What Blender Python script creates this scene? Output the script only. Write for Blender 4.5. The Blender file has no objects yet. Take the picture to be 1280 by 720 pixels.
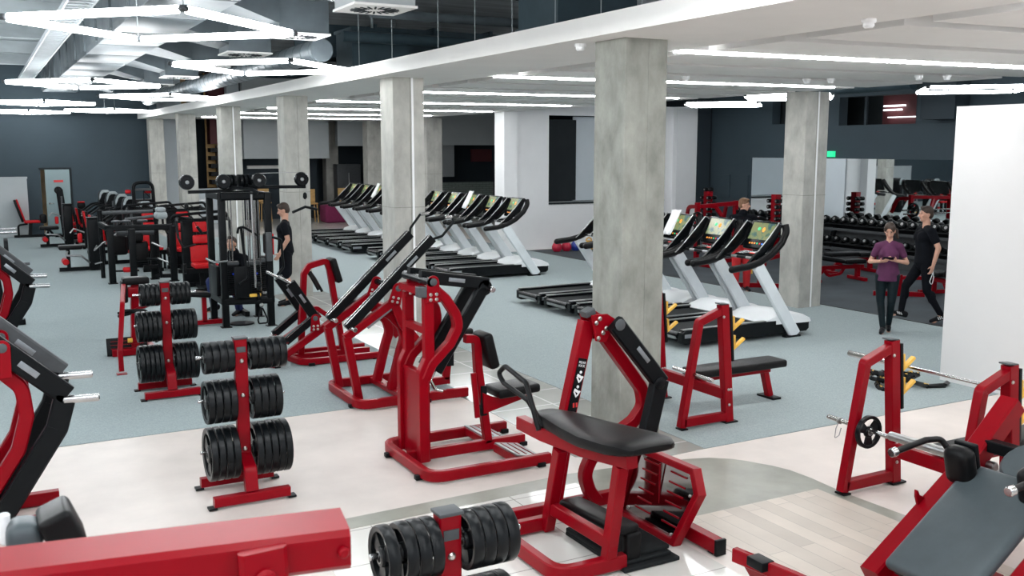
import bpy, bmesh, math, random
from mathutils import Vector, Matrix
from math import sin, cos, pi, radians as R
random.seed(7)
SC = bpy.context.scene
COL = SC.collection
V = Vector
EX, EY, EZ = V((1,0,0)), V((0,1,0)), V((0,0,1))

# ------------------------------------------------------------------ materials
MATS = {}
def mat(name, col, rough=.5, metal=0, spec=.5, noise=0, nscale=8, bump=0, bscale=60, coat=0, emit=None, estr=0, col2=None, stretch=(1,1,1)):
    m = bpy.data.materials.new(name); m.use_nodes = True
    nt = m.node_tree; b = nt.nodes['Principled BSDF']
    b.inputs['Base Color'].default_value = (*col, 1)
    b.inputs['Roughness'].default_value = rough
    b.inputs['Metallic'].default_value = metal
    b.inputs['Specular IOR Level'].default_value = spec
    b.inputs['Coat Weight'].default_value = coat
    b.inputs['Coat Roughness'].default_value = .12
    if emit:
        b.inputs['Emission Color'].default_value = (*emit, 1); b.inputs['Emission Strength'].default_value = estr
    if noise or bump:
        tc = nt.nodes.new('ShaderNodeTexCoord'); mp = nt.nodes.new('ShaderNodeMapping')
        mp.inputs['Scale'].default_value = stretch
        nt.links.new(tc.outputs['Object'], mp.inputs['Vector'])
    if noise:
        n = nt.nodes.new('ShaderNodeTexNoise'); n.inputs['Scale'].default_value = nscale; n.inputs['Detail'].default_value = 6
        n.inputs['Roughness'].default_value = .6
        cr = nt.nodes.new('ShaderNodeValToRGB')
        c2 = col2 or tuple(max(0, c*(1-noise)) for c in col)
        cr.color_ramp.elements[0].color = (*c2, 1); cr.color_ramp.elements[1].color = (*[min(1, c*(1+noise*.4)) for c in col], 1)
        cr.color_ramp.elements[0].position = .3; cr.color_ramp.elements[1].position = .7
        nt.links.new(mp.outputs[0], n.inputs['Vector']); nt.links.new(n.outputs['Fac'], cr.inputs[0]); nt.links.new(cr.outputs[0], b.inputs['Base Color'])
    if bump:
        n2 = nt.nodes.new('ShaderNodeTexNoise'); n2.inputs['Scale'].default_value = bscale; n2.inputs['Detail'].default_value = 3
        bp = nt.nodes.new('ShaderNodeBump'); bp.inputs['Strength'].default_value = bump; bp.inputs['Distance'].default_value = .01
        nt.links.new(mp.outputs[0], n2.inputs['Vector']); nt.links.new(n2.outputs['Fac'], bp.inputs['Height']); nt.links.new(bp.outputs[0], b.inputs['Normal'])
    MATS[name] = m
    return m
def brickmat(name, c1, c2, mortar, w, h, ms, rough=.4, rot=0, off=.5, bias=0, noise=.1):
    m = mat(name, c1, rough); nt = m.node_tree; b = nt.nodes['Principled BSDF']
    tc = nt.nodes.new('ShaderNodeTexCoord'); mp = nt.nodes.new('ShaderNodeMapping'); mp.inputs['Rotation'].default_value = rot if isinstance(rot, tuple) else (0,0,rot)
    br = nt.nodes.new('ShaderNodeTexBrick'); br.offset = off
    br.inputs['Color1'].default_value = (*c1,1); br.inputs['Color2'].default_value = (*c2,1); br.inputs['Mortar'].default_value = (*mortar,1)
    br.inputs['Scale'].default_value = 1; br.inputs['Brick Width'].default_value = w; br.inputs['Row Height'].default_value = h; br.inputs['Mortar Size'].default_value = ms
    br.inputs['Bias'].default_value = bias
    n = nt.nodes.new('ShaderNodeTexNoise'); n.inputs['Scale'].default_value = 2.2; n.inputs['Detail'].default_value = 8
    mr = nt.nodes.new('ShaderNodeMapRange'); mr.inputs[3].default_value = 1-noise; mr.inputs[4].default_value = 1+noise
    mx = nt.nodes.new('ShaderNodeMix'); mx.data_type = 'RGBA'; mx.blend_type = 'MULTIPLY'; mx.inputs[0].default_value = 1
    nt.links.new(tc.outputs['Object'], mp.inputs[0]); nt.links.new(mp.outputs[0], br.inputs['Vector']); nt.links.new(tc.outputs['Object'], n.inputs['Vector'])
    nt.links.new(n.outputs['Fac'], mr.inputs[0]); nt.links.new(br.outputs['Color'], mx.inputs[6]); nt.links.new(mr.outputs[0], mx.inputs[7]); nt.links.new(mx.outputs[2], b.inputs['Base Color'])
    return m
RED = mat('red_powder_coat', (.235,.0010,.0065), .3, 0, .13, coat=.02, noise=.12, nscale=3)
BLK = mat('black_powder_coat', (.0035,.0045,.0055), .4, 0, .14, noise=.2, nscale=5)
BLKG = mat('black_gloss_plastic', (.0035,.0045,.0055), .25, 0, .2, noise=.2, nscale=4)
CHR = mat('polished_steel', (.50,.50,.50), .18, 1, noise=.1, nscale=12)
STEEL = mat('brushed_steel', (.36,.36,.36), .35, 1, noise=.15, nscale=30)
BOLT = mat('bolt_steel', (.55,.52,.49), .3, 1, noise=.1, nscale=20)
VIN = mat('black_vinyl', (.0045,.0045,.005), .38, 0, .16, noise=.15, nscale=6, bump=.08, bscale=300)
VING = mat('grey_vinyl', (.055,.070,.078), .4, 0, .35, noise=.15, nscale=5, bump=.08, bscale=300)
REDV = mat('red_vinyl', (.50,.005,.009), .4, 0, .25, noise=.12, nscale=4)
RUB = mat('black_rubber', (.003,.004,.005), .3, 0, .22, noise=.25, nscale=10)
RUBM = mat('rubber_mat', (.010,.012,.013), .75, 0, .2, noise=.3, nscale=14, bump=.15, bscale=120)
GREY = mat('dark_grey_cap', (.06,.065,.07), .45, 0, .4, noise=.15, nscale=10)
LGREY = mat('light_grey_cap', (.33,.37,.38), .45, 0, .4, noise=.12, nscale=6)
WPL = mat('white_plastic', (.80,.82,.83), .3, 0, .5, noise=.04, nscale=3)
ALU = mat('silver_painted_aluminium', (.70,.745,.77), .35, 0, .5, noise=.08, nscale=4)
SIL = mat('silver_badge', (.26,.28,.30), .35, .6, noise=.1, nscale=20)
YEL = mat('yellow_plastic', (.80,.46,.06), .45, noise=.1, nscale=10)
CONC = mat('cast_concrete', (.30,.305,.275), .8, 0, .3, noise=.34, nscale=5, bump=.45, bscale=30, stretch=(1,1,.6))
CONCL = mat('pale_cast_concrete', (.44,.435,.40), .8, 0, .3, noise=.28, nscale=4, bump=.3, bscale=25, stretch=(1,1,.6))
WHITE = mat('white_paint', (.88,.885,.89), .6, 0, .3, noise=.03, nscale=2)
WARMW = mat('white_soffit_paint', (.84,.825,.80), .7, 0, .3, noise=.04, nscale=1.5)
SLATE = mat('slate_wall_paint', (.042,.062,.076), .7, 0, .3, noise=.10, nscale=.8)
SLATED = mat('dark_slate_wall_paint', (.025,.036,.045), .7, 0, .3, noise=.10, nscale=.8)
PARTW = mat('partition_paint', (.66,.655,.65), .6, 0, .3, noise=.02, nscale=2)
RECW = mat('shaded_recess_grey', (.12,.12,.117), .7, noise=.05, nscale=2)  # shade of the slat gaps put into a darker colour
PALE = mat('pale_grey_paint', (.42,.45,.46), .65, 0, .3, noise=.05, nscale=2)
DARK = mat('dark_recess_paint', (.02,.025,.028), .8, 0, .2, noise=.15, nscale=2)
GALV = mat('galvanised_duct', (.115,.14,.155), .42, .3, .5, noise=.25, nscale=2.5, bump=.1, bscale=4)
DUCTD = mat('dark_teal_duct', (.045,.075,.092), .5, .3, noise=.25, nscale=2)
CEIL = mat('raw_concrete_ceiling', (.55,.60,.62), .85, noise=.35, nscale=1.2, stretch=(.4,3,1))
CARPET = mat('blue_grey_carpet', (.345,.40,.405), .95, 0, .1, noise=.22, nscale=70, bump=.5, bscale=220)
RUBF = mat('dark_rubber_floor', (.055,.066,.075), .7, 0, .3, noise=.3, nscale=1.3)
FLOOR = mat('beige_screed_floor', (.68,.61,.565), .42, 0, .4, noise=.16, nscale=1.1)
CONCF = mat('grey_green_concrete_floor', (.30,.30,.255), .32, 0, .4, noise=.25, nscale=2.2)
TILEW = brickmat('white_floor_tile', (.68,.66,.62), (.66,.64,.60), (.36,.35,.32), 1.2, .6, .006, .16, off=0, noise=.04)
TILEG = brickmat('polished_grey_tile', (.36,.36,.335), (.33,.335,.31), (.56,.55,.52), .9, .6, .012, .12, off=0, noise=.14)
WOODF = brickmat('pale_plank_floor', (.58,.51,.44), (.44,.385,.33), (.36,.32,.28), 1.1, .145, .003, .4, rot=pi/2, off=.37, noise=.2)
WOOD = mat('light_wood', (.58,.35,.12), .5, noise=.3, nscale=4, stretch=(1,1,8))
MAROON = mat('maroon_fabric', (.16,.012,.06), .9, noise=.2, nscale=30)
GREENB = brickmat('grey_green_brick', (.16,.20,.18), (.19,.225,.20), (.10,.12,.11), .32, .09, .012, .8, rot=(pi/2,0,0))
FPLATE = mat('dark_mirrored_steel', (.30,.29,.29), .07, 1, noise=.05, nscale=3)
MIRROR = mat('mirror_glass', (.80,.84,.85), .015, 1, noise=.01, nscale=.5)
SKIN = mat('skin', (.60,.33,.235), .5, 0, .4, noise=.08, nscale=18)
BROWN = mat('brown_hair', (.035,.018,.010), .55, noise=.4, nscale=40, stretch=(1,1,.2))
BLOND = mat('light_brown_hair', (.20,.10,.05), .55, noise=.35, nscale=40, stretch=(1,1,.2))
TEEB = mat('black_cotton', (.006,.007,.010), .85, 0, .1, noise=.25, nscale=8, bump=.2, bscale=14)
PLUM = mat('plum_cotton', (.095,.016,.068), .8, noise=.3, nscale=7, bump=.3, bscale=12)
NAVY = mat('navy_cotton', (.010,.022,.115), .8, noise=.3, nscale=8, bump=.2, bscale=14)
REDC = mat('red_cotton', (.50,.012,.016), .8, noise=.25, nscale=8, bump=.25, bscale=12)
TEAL = mat('dark_teal_leggings', (.004,.012,.016), .6, 0, .2, noise=.5, nscale=4)
SHOE = mat('black_shoe', (.006,.006,.008), .5, 0, .2, noise=.2, nscale=20)
EYE = mat('dark_eye', (.02,.012,.010), .3, noise=.1, nscale=50)
LIP = mat('lip', (.40,.13,.11), .5, noise=.1, nscale=30)
REDK = mat('red_kettlebell', (.45,.01,.04), .4, noise=.1, nscale=5)
BLUEK = mat('blue_kettlebell', (.02,.05,.35), .4, noise=.1, nscale=5)
DOORM = mat('grey_steel_door', (.24,.32,.33), .5, noise=.06, nscale=2)
BLUEW = mat('pale_blue_grey_paint', (.62,.68,.72), .65, noise=.04, nscale=2)
WARMB = mat('warm_glow_beige', (.62,.42,.22), .7, noise=.3, nscale=3)  # warm light put into the colour of the backing surfaces
OXB = mat('dark_red_paint', (.09,.012,.016), .6, noise=.2, nscale=2)
STICK = mat('white_print', (.8,.8,.8), .5, noise=.05, nscale=30)
REDP = mat('red_print', (.6,.03,.03), .5, noise=.05, nscale=30)
LAMP = mat('lamp_diffuser', (1,1,1), .5, emit=(.95,.98,1), estr=20)
LAMPS = mat('strip_lamp_diffuser', (1,1,1), .5, emit=(.97,.985,1), estr=38)
LEDB = mat('blue_selector_knob', (.01,.05,.7), .4, noise=.05, nscale=10)
GRN = mat('exit_sign_green', (.02,.45,.2), .5, emit=(.02,.6,.25), estr=.8)
def screenmat(name, dim=1.0):
    m = mat(name, (.01,.01,.01), .2); nt = m.node_tree; b = nt.nodes['Principled BSDF']
    tc = nt.nodes.new('ShaderNodeTexCoord'); n = nt.nodes.new('ShaderNodeTexNoise'); n.inputs['Scale'].default_value = 9; n.inputs['Detail'].default_value = 2
    cr = nt.nodes.new('ShaderNodeValToRGB'); e = cr.color_ramp.elements
    e[0].position = .30; e[0].color = (.04,.16,.22,1); e[1].position = .72; e[1].color = (.50,.52,.22,1)
    x = e.new(.42); x.color = (.16,.34,.22,1); x = e.new(.5); x.color = (.45,.52,.22,1)
    nt.links.new(tc.outputs['Object'], n.inputs['Vector']); nt.links.new(n.outputs['Fac'], cr.inputs[0]); nt.links.new(cr.outputs[0], b.inputs['Emission Color'])
    b.inputs['Emission Strength'].default_value = dim
    return m
SCREEN = screenmat('console_screen', .32)

# ------------------------------------------------------------------ mesh builder
def frame(axis):
    a = V(axis).normalized(); h = EZ if abs(a.z) < .9 else EX
    u = h.cross(a).normalized(); return u, a.cross(u), a
def fillet(pts, r, seg=5, closed=False):
    P = [V(p) for p in pts]
    if r <= 0 or len(P) < 3: return P
    out = [P[0]]
    for i in range(1, len(P)-1):
        a, b, c = P[i-1], P[i], P[i+1]
        d1, d2 = (a-b), (c-b); l1, l2 = d1.length, d2.length; d1.normalize(); d2.normalize()
        ang = d1.angle(d2)
        if ang > pi-.05: out.append(b); continue
        t = min(r/math.tan(ang/2), l1*.48, l2*.48)
        p, q = b+d1*t, b+d2*t
        for k in range(seg+1):
            s = k/seg; out.append(p*(1-s)**2 + b*2*s*(1-s) + q*s*s)
    out.append(P[-1]); return out
class MB:
    def __init__(s): s.v = []; s.f = []
    def add(s, v, f):
        o = len(s.v); s.v += [V(p) for p in v]; s.f += [tuple(i+o for i in q) for q in f]; return s
    def box(s, c, sz, rot=None, bev=0):
        M = rot.to_3x3() if rot else Matrix.Identity(3); c = V(c); hx, hy, hz = [q/2 for q in sz]
        if bev <= 0:
            v = [c + M@V((x*hx,y*hy,z*hz)) for x in (-1,1) for y in (-1,1) for z in (-1,1)]
            return s.add(v, [(0,1,3,2),(4,6,7,5),(0,4,5,1),(2,3,7,6),(0,2,6,4),(1,5,7,3)])
        return s.pad(c, sz, bev, rot, 2)
    def bb(s, x0, x1, y0, y1, z0, z1, bev=0): return s.box(((x0+x1)/2,(y0+y1)/2,(z0+z1)/2), (abs(x1-x0),abs(y1-y0),abs(z1-z0)), None, bev)
    def pad(s, c, sz, r, rot=None, n=3):
        M = rot.to_3x3() if rot else Matrix.Identity(3); c = V(c); h = [q/2 for q in sz]; r = min(r, *[q*.999 for q in h])
        ax = []
        for q in h:
            l = [-q + r*(1-cos(pi/2*k/n)) for k in range(n)] + [-q+r]
            ax.append(l + [-t for t in reversed(l)])
        N = len(ax[0]); idx = {}; vs = []; fs = []
        def vert(i, j, k):
            key = (i,j,k)
            if key not in idx:
                p = V((ax[0][i], ax[1][j], ax[2][k])); e = [q-r for q in h]
                q = V([max(-e[m], min(e[m], p[m])) for m in range(3)]); d = p-q
                if d.length > 1e-9:
                    if sum(1 for m in range(3) if abs(d[m]) > 1e-9) >= 1: d = d.normalized()*r
                idx[key] = len(vs); vs.append(c + M@(q+d))
            return idx[key]
        L = N-1
        for a in range(L):
            for b in range(L):
                fs.append((vert(a,b,0),vert(a,b+1,0),vert(a+1,b+1,0),vert(a+1,b,0))); fs.append((vert(a,b,L),vert(a+1,b,L),vert(a+1,b+1,L),vert(a,b+1,L)))
                fs.append((vert(a,0,b),vert(a+1,0,b),vert(a+1,0,b+1),vert(a,0,b+1))); fs.append((vert(a,L,b),vert(a,L,b+1),vert(a+1,L,b+1),vert(a+1,L,b)))
                fs.append((vert(0,a,b),vert(0,a,b+1),vert(0,a+1,b+1),vert(0,a+1,b))); fs.append((vert(L,a,b),vert(L,a+1,b),vert(L,a+1,b+1),vert(L,a,b+1)))
        return s.add(vs, fs)
    def sweep(s, P, prof, bn=None, cap=True, closed=False):
        n = len(P); m = len(prof); rings = []; prev = None
        for i in range(n):
            if closed: t1, t2 = (P[i]-P[i-1]).normalized(), (P[(i+1)%n]-P[i]).normalized()
            else:
                t1 = (P[i]-P[i-1]).normalized() if i else (P[1]-P[0]).normalized()
                t2 = (P[i+1]-P[i]).normalized() if i < n-1 else t1
            t = (t1+t2).normalized() if (t1+t2).length > 1e-6 else t1
            if bn is not None: b = V(bn)
            elif prev is None: b = frame(t)[0]
            else: b = prev
            nn = b.cross(t)
            if nn.length < 1e-6: nn = frame(t)[1]
            nn.normalize(); b = t.cross(nn).normalized(); prev = b
            sc = min(2, 1/max(.3, t.dot(t1)))
            rings.append([P[i] + b*x + nn*(y*sc) for x, y in prof])
        v = [p for r in rings for p in r]; f = []
        for i in range(n if closed else n-1):
            for k in range(m):
                j = (i+1)%n; f.append((i*m+k, i*m+(k+1)%m, j*m+(k+1)%m, j*m+k))
        if cap and not closed: f += [tuple(range(m-1,-1,-1)), tuple((n-1)*m+k for k in range(m))]
        return s.add(v, f)
    def beam(s, pts, w, h, bn, fil=0, bev=.006, seg=6, closed=False):
        P = fillet(pts, fil, seg) if not closed else [V(p) for p in pts]; a, b, c = w/2, h/2, min(bev, w*.3, h*.3)
        prof = [(-a+c,-b),(a-c,-b),(a,-b+c),(a,b-c),(a-c,b),(-a+c,b),(-a,b-c),(-a,-b+c)]
        return s.sweep(P, prof, bn, True, closed)
    def tube(s, pts, r, n=10, fil=0, bn=None, seg=5, closed=False):
        P = fillet(pts, fil, seg) if not closed else [V(p) for p in pts]
        return s.sweep(P, [(r*cos(2*pi*k/n), r*sin(2*pi*k/n)) for k in range(n)], bn, True, closed)
    def lathe(s, prof, o, axis, n=20, cap=True):
        u, w, a = frame(axis); o = V(o); m = len(prof)
        v = [o + a*h + (u*cos(2*pi*k/n)+w*sin(2*pi*k/n))*r for r, h in prof for k in range(n)]
        f = [(i*n+k, i*n+(k+1)%n, (i+1)*n+(k+1)%n, (i+1)*n+k) for i in range(m-1) for k in range(n)]
        if cap: f += [tuple(range(n-1,-1,-1)), tuple((m-1)*n+k for k in range(n))]
        return s.add(v, f)
    def cyl(s, a, b, r, n=14, bev=0):
        a, b = V(a), V(b); L = (b-a).length; c = bev
        prof = [(r-c,0),(r,c),(r,L-c),(r-c,L)] if c else [(r,0),(r,L)]
        return s.lathe(prof, a, b-a, n)
    def sph(s, c, r, n=12, m=8, rot=None):
        c = V(c); r = (r,r,r) if not hasattr(r, '__len__') else r; M = rot.to_3x3() if rot else Matrix.Identity(3)
        v = [c + M@V((0,0,-r[2]))]
        for i in range(1, m):
            t = -pi/2 + pi*i/m
            v += [c + M@V((r[0]*cos(t)*cos(2*pi*k/n), r[1]*cos(t)*sin(2*pi*k/n), r[2]*sin(t))) for k in range(n)]
        v.append(c + M@V((0,0,r[2]))); f = []
        for k in range(n): f.append((0, 1+(k+1)%n, 1+k)); f.append((len(v)-1, 1+(m-2)*n+k, 1+(m-2)*n+(k+1)%n))
        for i in range(m-2):
            for k in range(n): f.append((1+i*n+k, 1+i*n+(k+1)%n, 1+(i+1)*n+(k+1)%n, 1+(i+1)*n+k))
        return s.add(v, f)
    def prism(s, poly, o, u, w, t, bev=0):
        o, u, w = V(o), V(u).normalized(), V(w).normalized(); nn = u.cross(w).normalized(); m = len(poly)
        cx = sum(p[0] for p in poly)/m; cy = sum(p[1] for p in poly)/m
        v = []; lay = [(-t/2, bev), (-t/2+bev, 0), (t/2-bev, 0), (t/2, bev)] if bev else [(-t/2,0),(t/2,0)]
        for z, ins in lay:
            for x, y in poly:
                d = math.hypot(x-cx, y-cy) or 1; k = max(0, 1-ins/d)
                v.append(o + u*(cx+(x-cx)*k) + w*(cy+(y-cy)*k) + nn*z)
        f = [tuple(range(m-1,-1,-1)), tuple((len(lay)-1)*m+k for k in range(m))]
        for i in range(len(lay)-1):
            for k in range(m): f.append((i*m+k, i*m+(k+1)%m, (i+1)*m+(k+1)%m, (i+1)*m+k))
        return s.add(v, f)
    def build(s, name, m, parent=None, ang=38, smooth=True):
        off = V((0,0,0)); p = parent
        while p: off += p.location; p = p.parent
        me = bpy.data.meshes.new(name); me.from_pydata([tuple(q-off) for q in s.v], [], s.f); me.validate()
        bm = bmesh.new(); bm.from_mesh(me); bmesh.ops.recalc_face_normals(bm, faces=bm.faces); bm.to_mesh(me); bm.free()
        if smooth:
            me.polygons.foreach_set('use_smooth', [True]*len(me.polygons)); me.set_sharp_from_angle(angle=R(ang))
        me.materials.append(m)
        o = bpy.data.objects.new(name, me); COL.objects.link(o)
        if parent: o.parent = parent
        return o
def tag(o, label=None, cat=None, group=None, kind=None):
    if label: o['label'] = label
    if cat: o['category'] = cat
    if group: o['group'] = group
    if kind: o['kind'] = kind
    return o
def thing(name, label, cat, loc=(0,0,0), group=None):
    o = bpy.data.objects.new(name, None); COL.objects.link(o); o.location = loc; o.empty_display_size = .1
    return tag(o, label, cat, group)
def struct(name, mb, m, smooth=False): return tag(mb.build(name, m, None, 38, smooth), kind='structure')
def kids(o): return [c for c in CH.get(o.name, [])]
CH = {}
def dup(root, loc, label=None, group=None, rz=None):
    def cp(o, par):
        c = o.copy(); COL.objects.link(c)
        if par: c.parent = par
        for k in list(o.children): cp(k, c)
        return c
    r = cp(root, None); r.location = loc
    if rz is not None: r.rotation_euler = (0,0,rz)
    if label: r['label'] = label
    if group: r['group'] = group
    return r
ORD = ['first','second','third','fourth','fifth','sixth','seventh','eighth','ninth','tenth','eleventh','twelfth','thirteenth','fourteenth','fifteenth','sixteenth','seventeenth','eighteenth','nineteenth','twentieth']
def text(name, s, size, o, u, w, m, parent=None, ext=.001):
    cu = bpy.data.curves.new(name, 'FONT'); cu.body = s; cu.size = size; cu.extrude = ext; cu.align_x = 'CENTER'; cu.align_y = 'CENTER'
    t = bpy.data.objects.new('tmp', cu); COL.objects.link(t)
    dg = bpy.context.evaluated_depsgraph_get(); me = bpy.data.meshes.new_from_object(t.evaluated_get(dg))
    bpy.data.objects.remove(t); bpy.data.curves.remove(cu)
    u, w = V(u).normalized(), V(w).normalized(); nn = u.cross(w); o = V(o); off = V((0,0,0)); p = parent
    while p: off += p.location; p = p.parent
    for v in me.vertices: v.co = o + u*v.co.x + w*v.co.y + nn*v.co.z - off
    me.name = name; me.materials.clear(); me.materials.append(m)
    ob = bpy.data.objects.new(name, me); COL.objects.link(ob)
    if parent: ob.parent = parent
    return ob
LAMPW = mat('small_lamp_diffuser', (1,1,1), .5, emit=(.95,.98,1), estr=1.5)
# ------------------------------------------------------------------ the setting
CZ = 5.6
struct('floor', MB().bb(-9,24,-6,46,-.3,0), FLOOR)
def flat(name, poly, m, z=.004):
    mb = MB(); n = len(poly)
    mb.add([V((x,y,0)) for x,y in poly]+[V((x,y,z)) for x,y in poly], [tuple(range(n-1,-1,-1)), tuple(range(n,2*n))]+[(k,(k+1)%n,n+(k+1)%n,n+k) for k in range(n)])
    return struct(name, mb, m)
flat('floor_carpet', [(-8,9.88),(4.75,9.88),(4.75,18.5),(5.82,18.5),(5.82,6.93),(10.15,6.93),(13.22,6.93),(13.22,31.5),(-8,35.1)][:8]+[(5.1,31.5),(5.1,35.1),(-8,35.1)], CARPET, .008)
flat('floor_rubber', [(13.22,2),(19.5,2),(19.5,23.3),(13.22,23.3)], RUBF, .008)
flat('floor_lounge', [(5.1,31.5),(23,31.5),(23,40),(5.1,40)], TILEW, .006)
flat('floor_tile_strip', [(4.62,7.3),(5.2,6.9),(5.82,6.93),(5.82,18.5),(4.75,18.5)], TILEG, .004)
flat('floor_tile_white', [(1.9,2.5),(4.25,2.5),(4.25,6.70),(1.9,6.62)], TILEW, .004)
cc = [(1.2,6.62),(4.25,6.70),(4.25,5.62),(5.89,5.62),(5.89,5.45),(5.94,4.3),(6.1,4.3),(6.09,4.84),(6.06,5.46),(6.08,5.72),(6.09,5.84),(6.08,6.09),(6.03,6.25),(5.98,6.34),(5.92,6.46),(5.84,6.57),(5.68,6.70),(5.49,6.76),(5.2,6.83),(4.8,6.88),(4.3,6.93),(1.2,6.82)]
flat('floor_concrete', cc, CONCF, .003)
flat('floor_planks', [(4.45,2),(5.93,2),(5.93,5.62),(4.45,5.62)], WOODF, .006)
t = struct('trim_1', MB().bb(13.19,13.25,2,23.3,0,.014), BLK)

# columns: row one (X 5.0-5.45), row two (X 12.5-13.05)
def column(x0, x1, y0, y1, m, h=3.76, strip=True):
    mb = MB().box(((x0+x1)/2,(y0+y1)/2,h/2),(x1-x0,y1-y0,h),None,.012)
    c = struct('column', mb, m)
    g = MB().bb(x0-.003,x1+.003,y0-.003,y0+.003,1.98,1.99).bb(x0-.003,x0+.003,y0,y1,1.98,1.99); g.bb(x0+.25,x0+.256,y0-.003,y0+.003,0,h)
    j = g.build('casting_joint', CONC, c)
    if strip: MB().bb(x0+.27,x0+.30,y0-.008,y0+.002,0,h).build('white_conduit', WHITE, c)
    return c
for k, y in enumerate((7.15,12.6,18.0,23.3,28.7,34.1)):
    column(5.0,5.46,y,y+.48,CONC if k == 0 else CONCL, 3.76, k in (1,3))
for k, y in enumerate((12.5,17.9,28.7,34.1,39.0)): column(12.52,13.05,y,y+.5,CONCL, 3.76 if k < 3 else 5.6, k == 0)

# walls
mb = MB(); dx0, dx1 = 1.75, 2.62
mb.bb(-9,dx0,35.1,35.4,0,CZ).bb(dx1,5.1,35.1,35.4,0,CZ).bb(dx0,dx1,35.1,35.4,2.13,CZ).bb(5.1,5.35,34.6,40.2,0,CZ)
struct('wall_back', mb, SLATE)
struct('wall_left', MB().bb(-9.3,-9,-6,35.4,0,CZ), WHITE)
# door standing ajar in the back wall with a room behind it, its light put into the wall colour
d = struct('door_1', MB().bb(1.87,2.60,35.02,35.07,.02,2.11), DOORM)
MB().bb(dx0-.05,dx1+.05,35.06,35.1,2.11,2.17).bb(dx1,dx1+.05,35.06,35.1,0,2.11).build('door_frame', DARK, d)
h = MB().cyl((1.97,35.02,1.02),(1.97,34.96,1.02),.025).tube([(1.97,34.96,1.02),(2.08,34.96,1.02)],.012).build('door_handle', CHR, d)
s = MB().bb(2.12,2.40,35.01,35.02,1.70,1.77).build('door_sign', REDP, d)
MB().prism([(-.07,0),(.07,0),(0,.12)],(2.27,35.015,1.40),EX,EZ,.006).build('warning_sign', YEL, d)
struct('wall_store', MB().bb(dx0-.3,dx1+.3,36.0,36.1,0,2.3), WARMB)
# lounge behind the columns
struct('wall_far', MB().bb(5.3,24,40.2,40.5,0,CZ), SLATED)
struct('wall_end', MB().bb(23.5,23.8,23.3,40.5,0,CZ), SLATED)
struct('wall_lounge', MB().bb(5.35,6.65,37.5,37.9,0,CZ).bb(6.90,7.80,37.5,37.9,0,1.30).bb(6.65,6.9,37.5,37.9,0,1.30).bb(8.30,8.75,37.5,37.9,0,CZ).bb(7.8,8.3,37.5,37.9,0,1.3), BLUEW)
bk = struct('wall_bulkhead', MB().bb(8.72,11.98,36.9,37.2,2.40,CZ), PALE)
struct('wall_bulkhead_2', MB().bb(12.5,14.6,37.4,37.7,2.88,CZ).bb(16.4,20.2,37.4,37.7,2.92,CZ), PALE)
struct('wall_panel', MB().bb(14.3,15.2,39.2,39.4,1.55,3.0).bb(17.0,18.4,39.2,39.4,1.55,3.0), PALE)
struct('wall_brick', MB().bb(16.9,19.4,37.4,37.7,0,1.37), GREENB)
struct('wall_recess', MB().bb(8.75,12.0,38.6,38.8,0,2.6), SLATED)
tag(MB().bb(9.2,11.6,38.5,38.6,2.0,2.12).build('trim_2', WARMW), kind='structure')
# window wall (Y 23.3) : white, ledge window openings
mb = MB()
mb.bb(12.36,12.75,23.2,23.75,0,4.0)
struct('column', mb, WHITE)
mb = MB().bb(12.75,13.92,23.5,23.8,0,4.0).bb(13.92,17.9,23.5,23.8,0,1.26).bb(17.9,18.2,23.5,23.8,0,4.0).bb(18.2,18.95,23.3,23.8,0,4.0).bb(13.92,17.9,23.5,23.8,3.7,4.0)
struct('wall_window', mb, WHITE)
mb = MB().bb(13.92,17.9,23.46,23.56,1.24,1.28); w = struct('window_1', mb, DARK)
MB().bb(13.92,15.25,24.2,24.25,1.3,3.6).build('dark_blind', DARK, w)
MB().bb(15.25,17.9,24.3,24.4,1.28,3.7).build('pale_reveal', BLUEW, w)
MB().bb(13.92,17.9,23.56,24.3,1.22,1.27).build('inner_sill', PALE, w)
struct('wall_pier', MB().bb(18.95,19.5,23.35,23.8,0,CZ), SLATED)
# slate wall on the right with high windows, mirrors
ops = [(15.95,18.33,3.37,4.08),(19.98,20.75,3.45,4.05)]
mb = MB().bb(19.5,19.8,2,23.3,0,3.37).bb(19.5,19.8,2,23.3,4.08,CZ).bb(19.5,19.8,2,15.95,3.37,4.08).bb(19.5,19.8,18.33,19.98,3.37,4.08).bb(19.5,19.8,20.75,23.3,3.37,4.08).bb(19.5,19.8,19.98,20.75,3.37,3.45)
struct('wall_right', mb, SLATE)
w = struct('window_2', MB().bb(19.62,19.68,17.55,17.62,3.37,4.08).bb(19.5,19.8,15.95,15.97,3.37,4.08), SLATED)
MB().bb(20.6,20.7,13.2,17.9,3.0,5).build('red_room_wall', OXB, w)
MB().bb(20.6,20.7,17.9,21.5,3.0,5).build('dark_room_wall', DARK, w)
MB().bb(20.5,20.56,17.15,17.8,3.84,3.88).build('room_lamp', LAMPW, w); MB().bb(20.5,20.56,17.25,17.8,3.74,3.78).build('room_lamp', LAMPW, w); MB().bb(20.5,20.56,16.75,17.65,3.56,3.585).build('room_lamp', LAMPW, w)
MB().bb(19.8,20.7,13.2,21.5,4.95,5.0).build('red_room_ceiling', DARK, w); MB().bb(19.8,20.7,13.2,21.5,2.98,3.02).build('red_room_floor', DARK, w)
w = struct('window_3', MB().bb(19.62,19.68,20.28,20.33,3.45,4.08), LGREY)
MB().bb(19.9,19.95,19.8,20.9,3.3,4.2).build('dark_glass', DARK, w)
m1 = tag(MB().bb(19.44,19.49,8.5,17.93,.9,2.53).build('wall_mirror', MIRROR), 'large frameless mirror on the slate wall behind the dumbbell rack, right of the concrete column', 'mirror')
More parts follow.
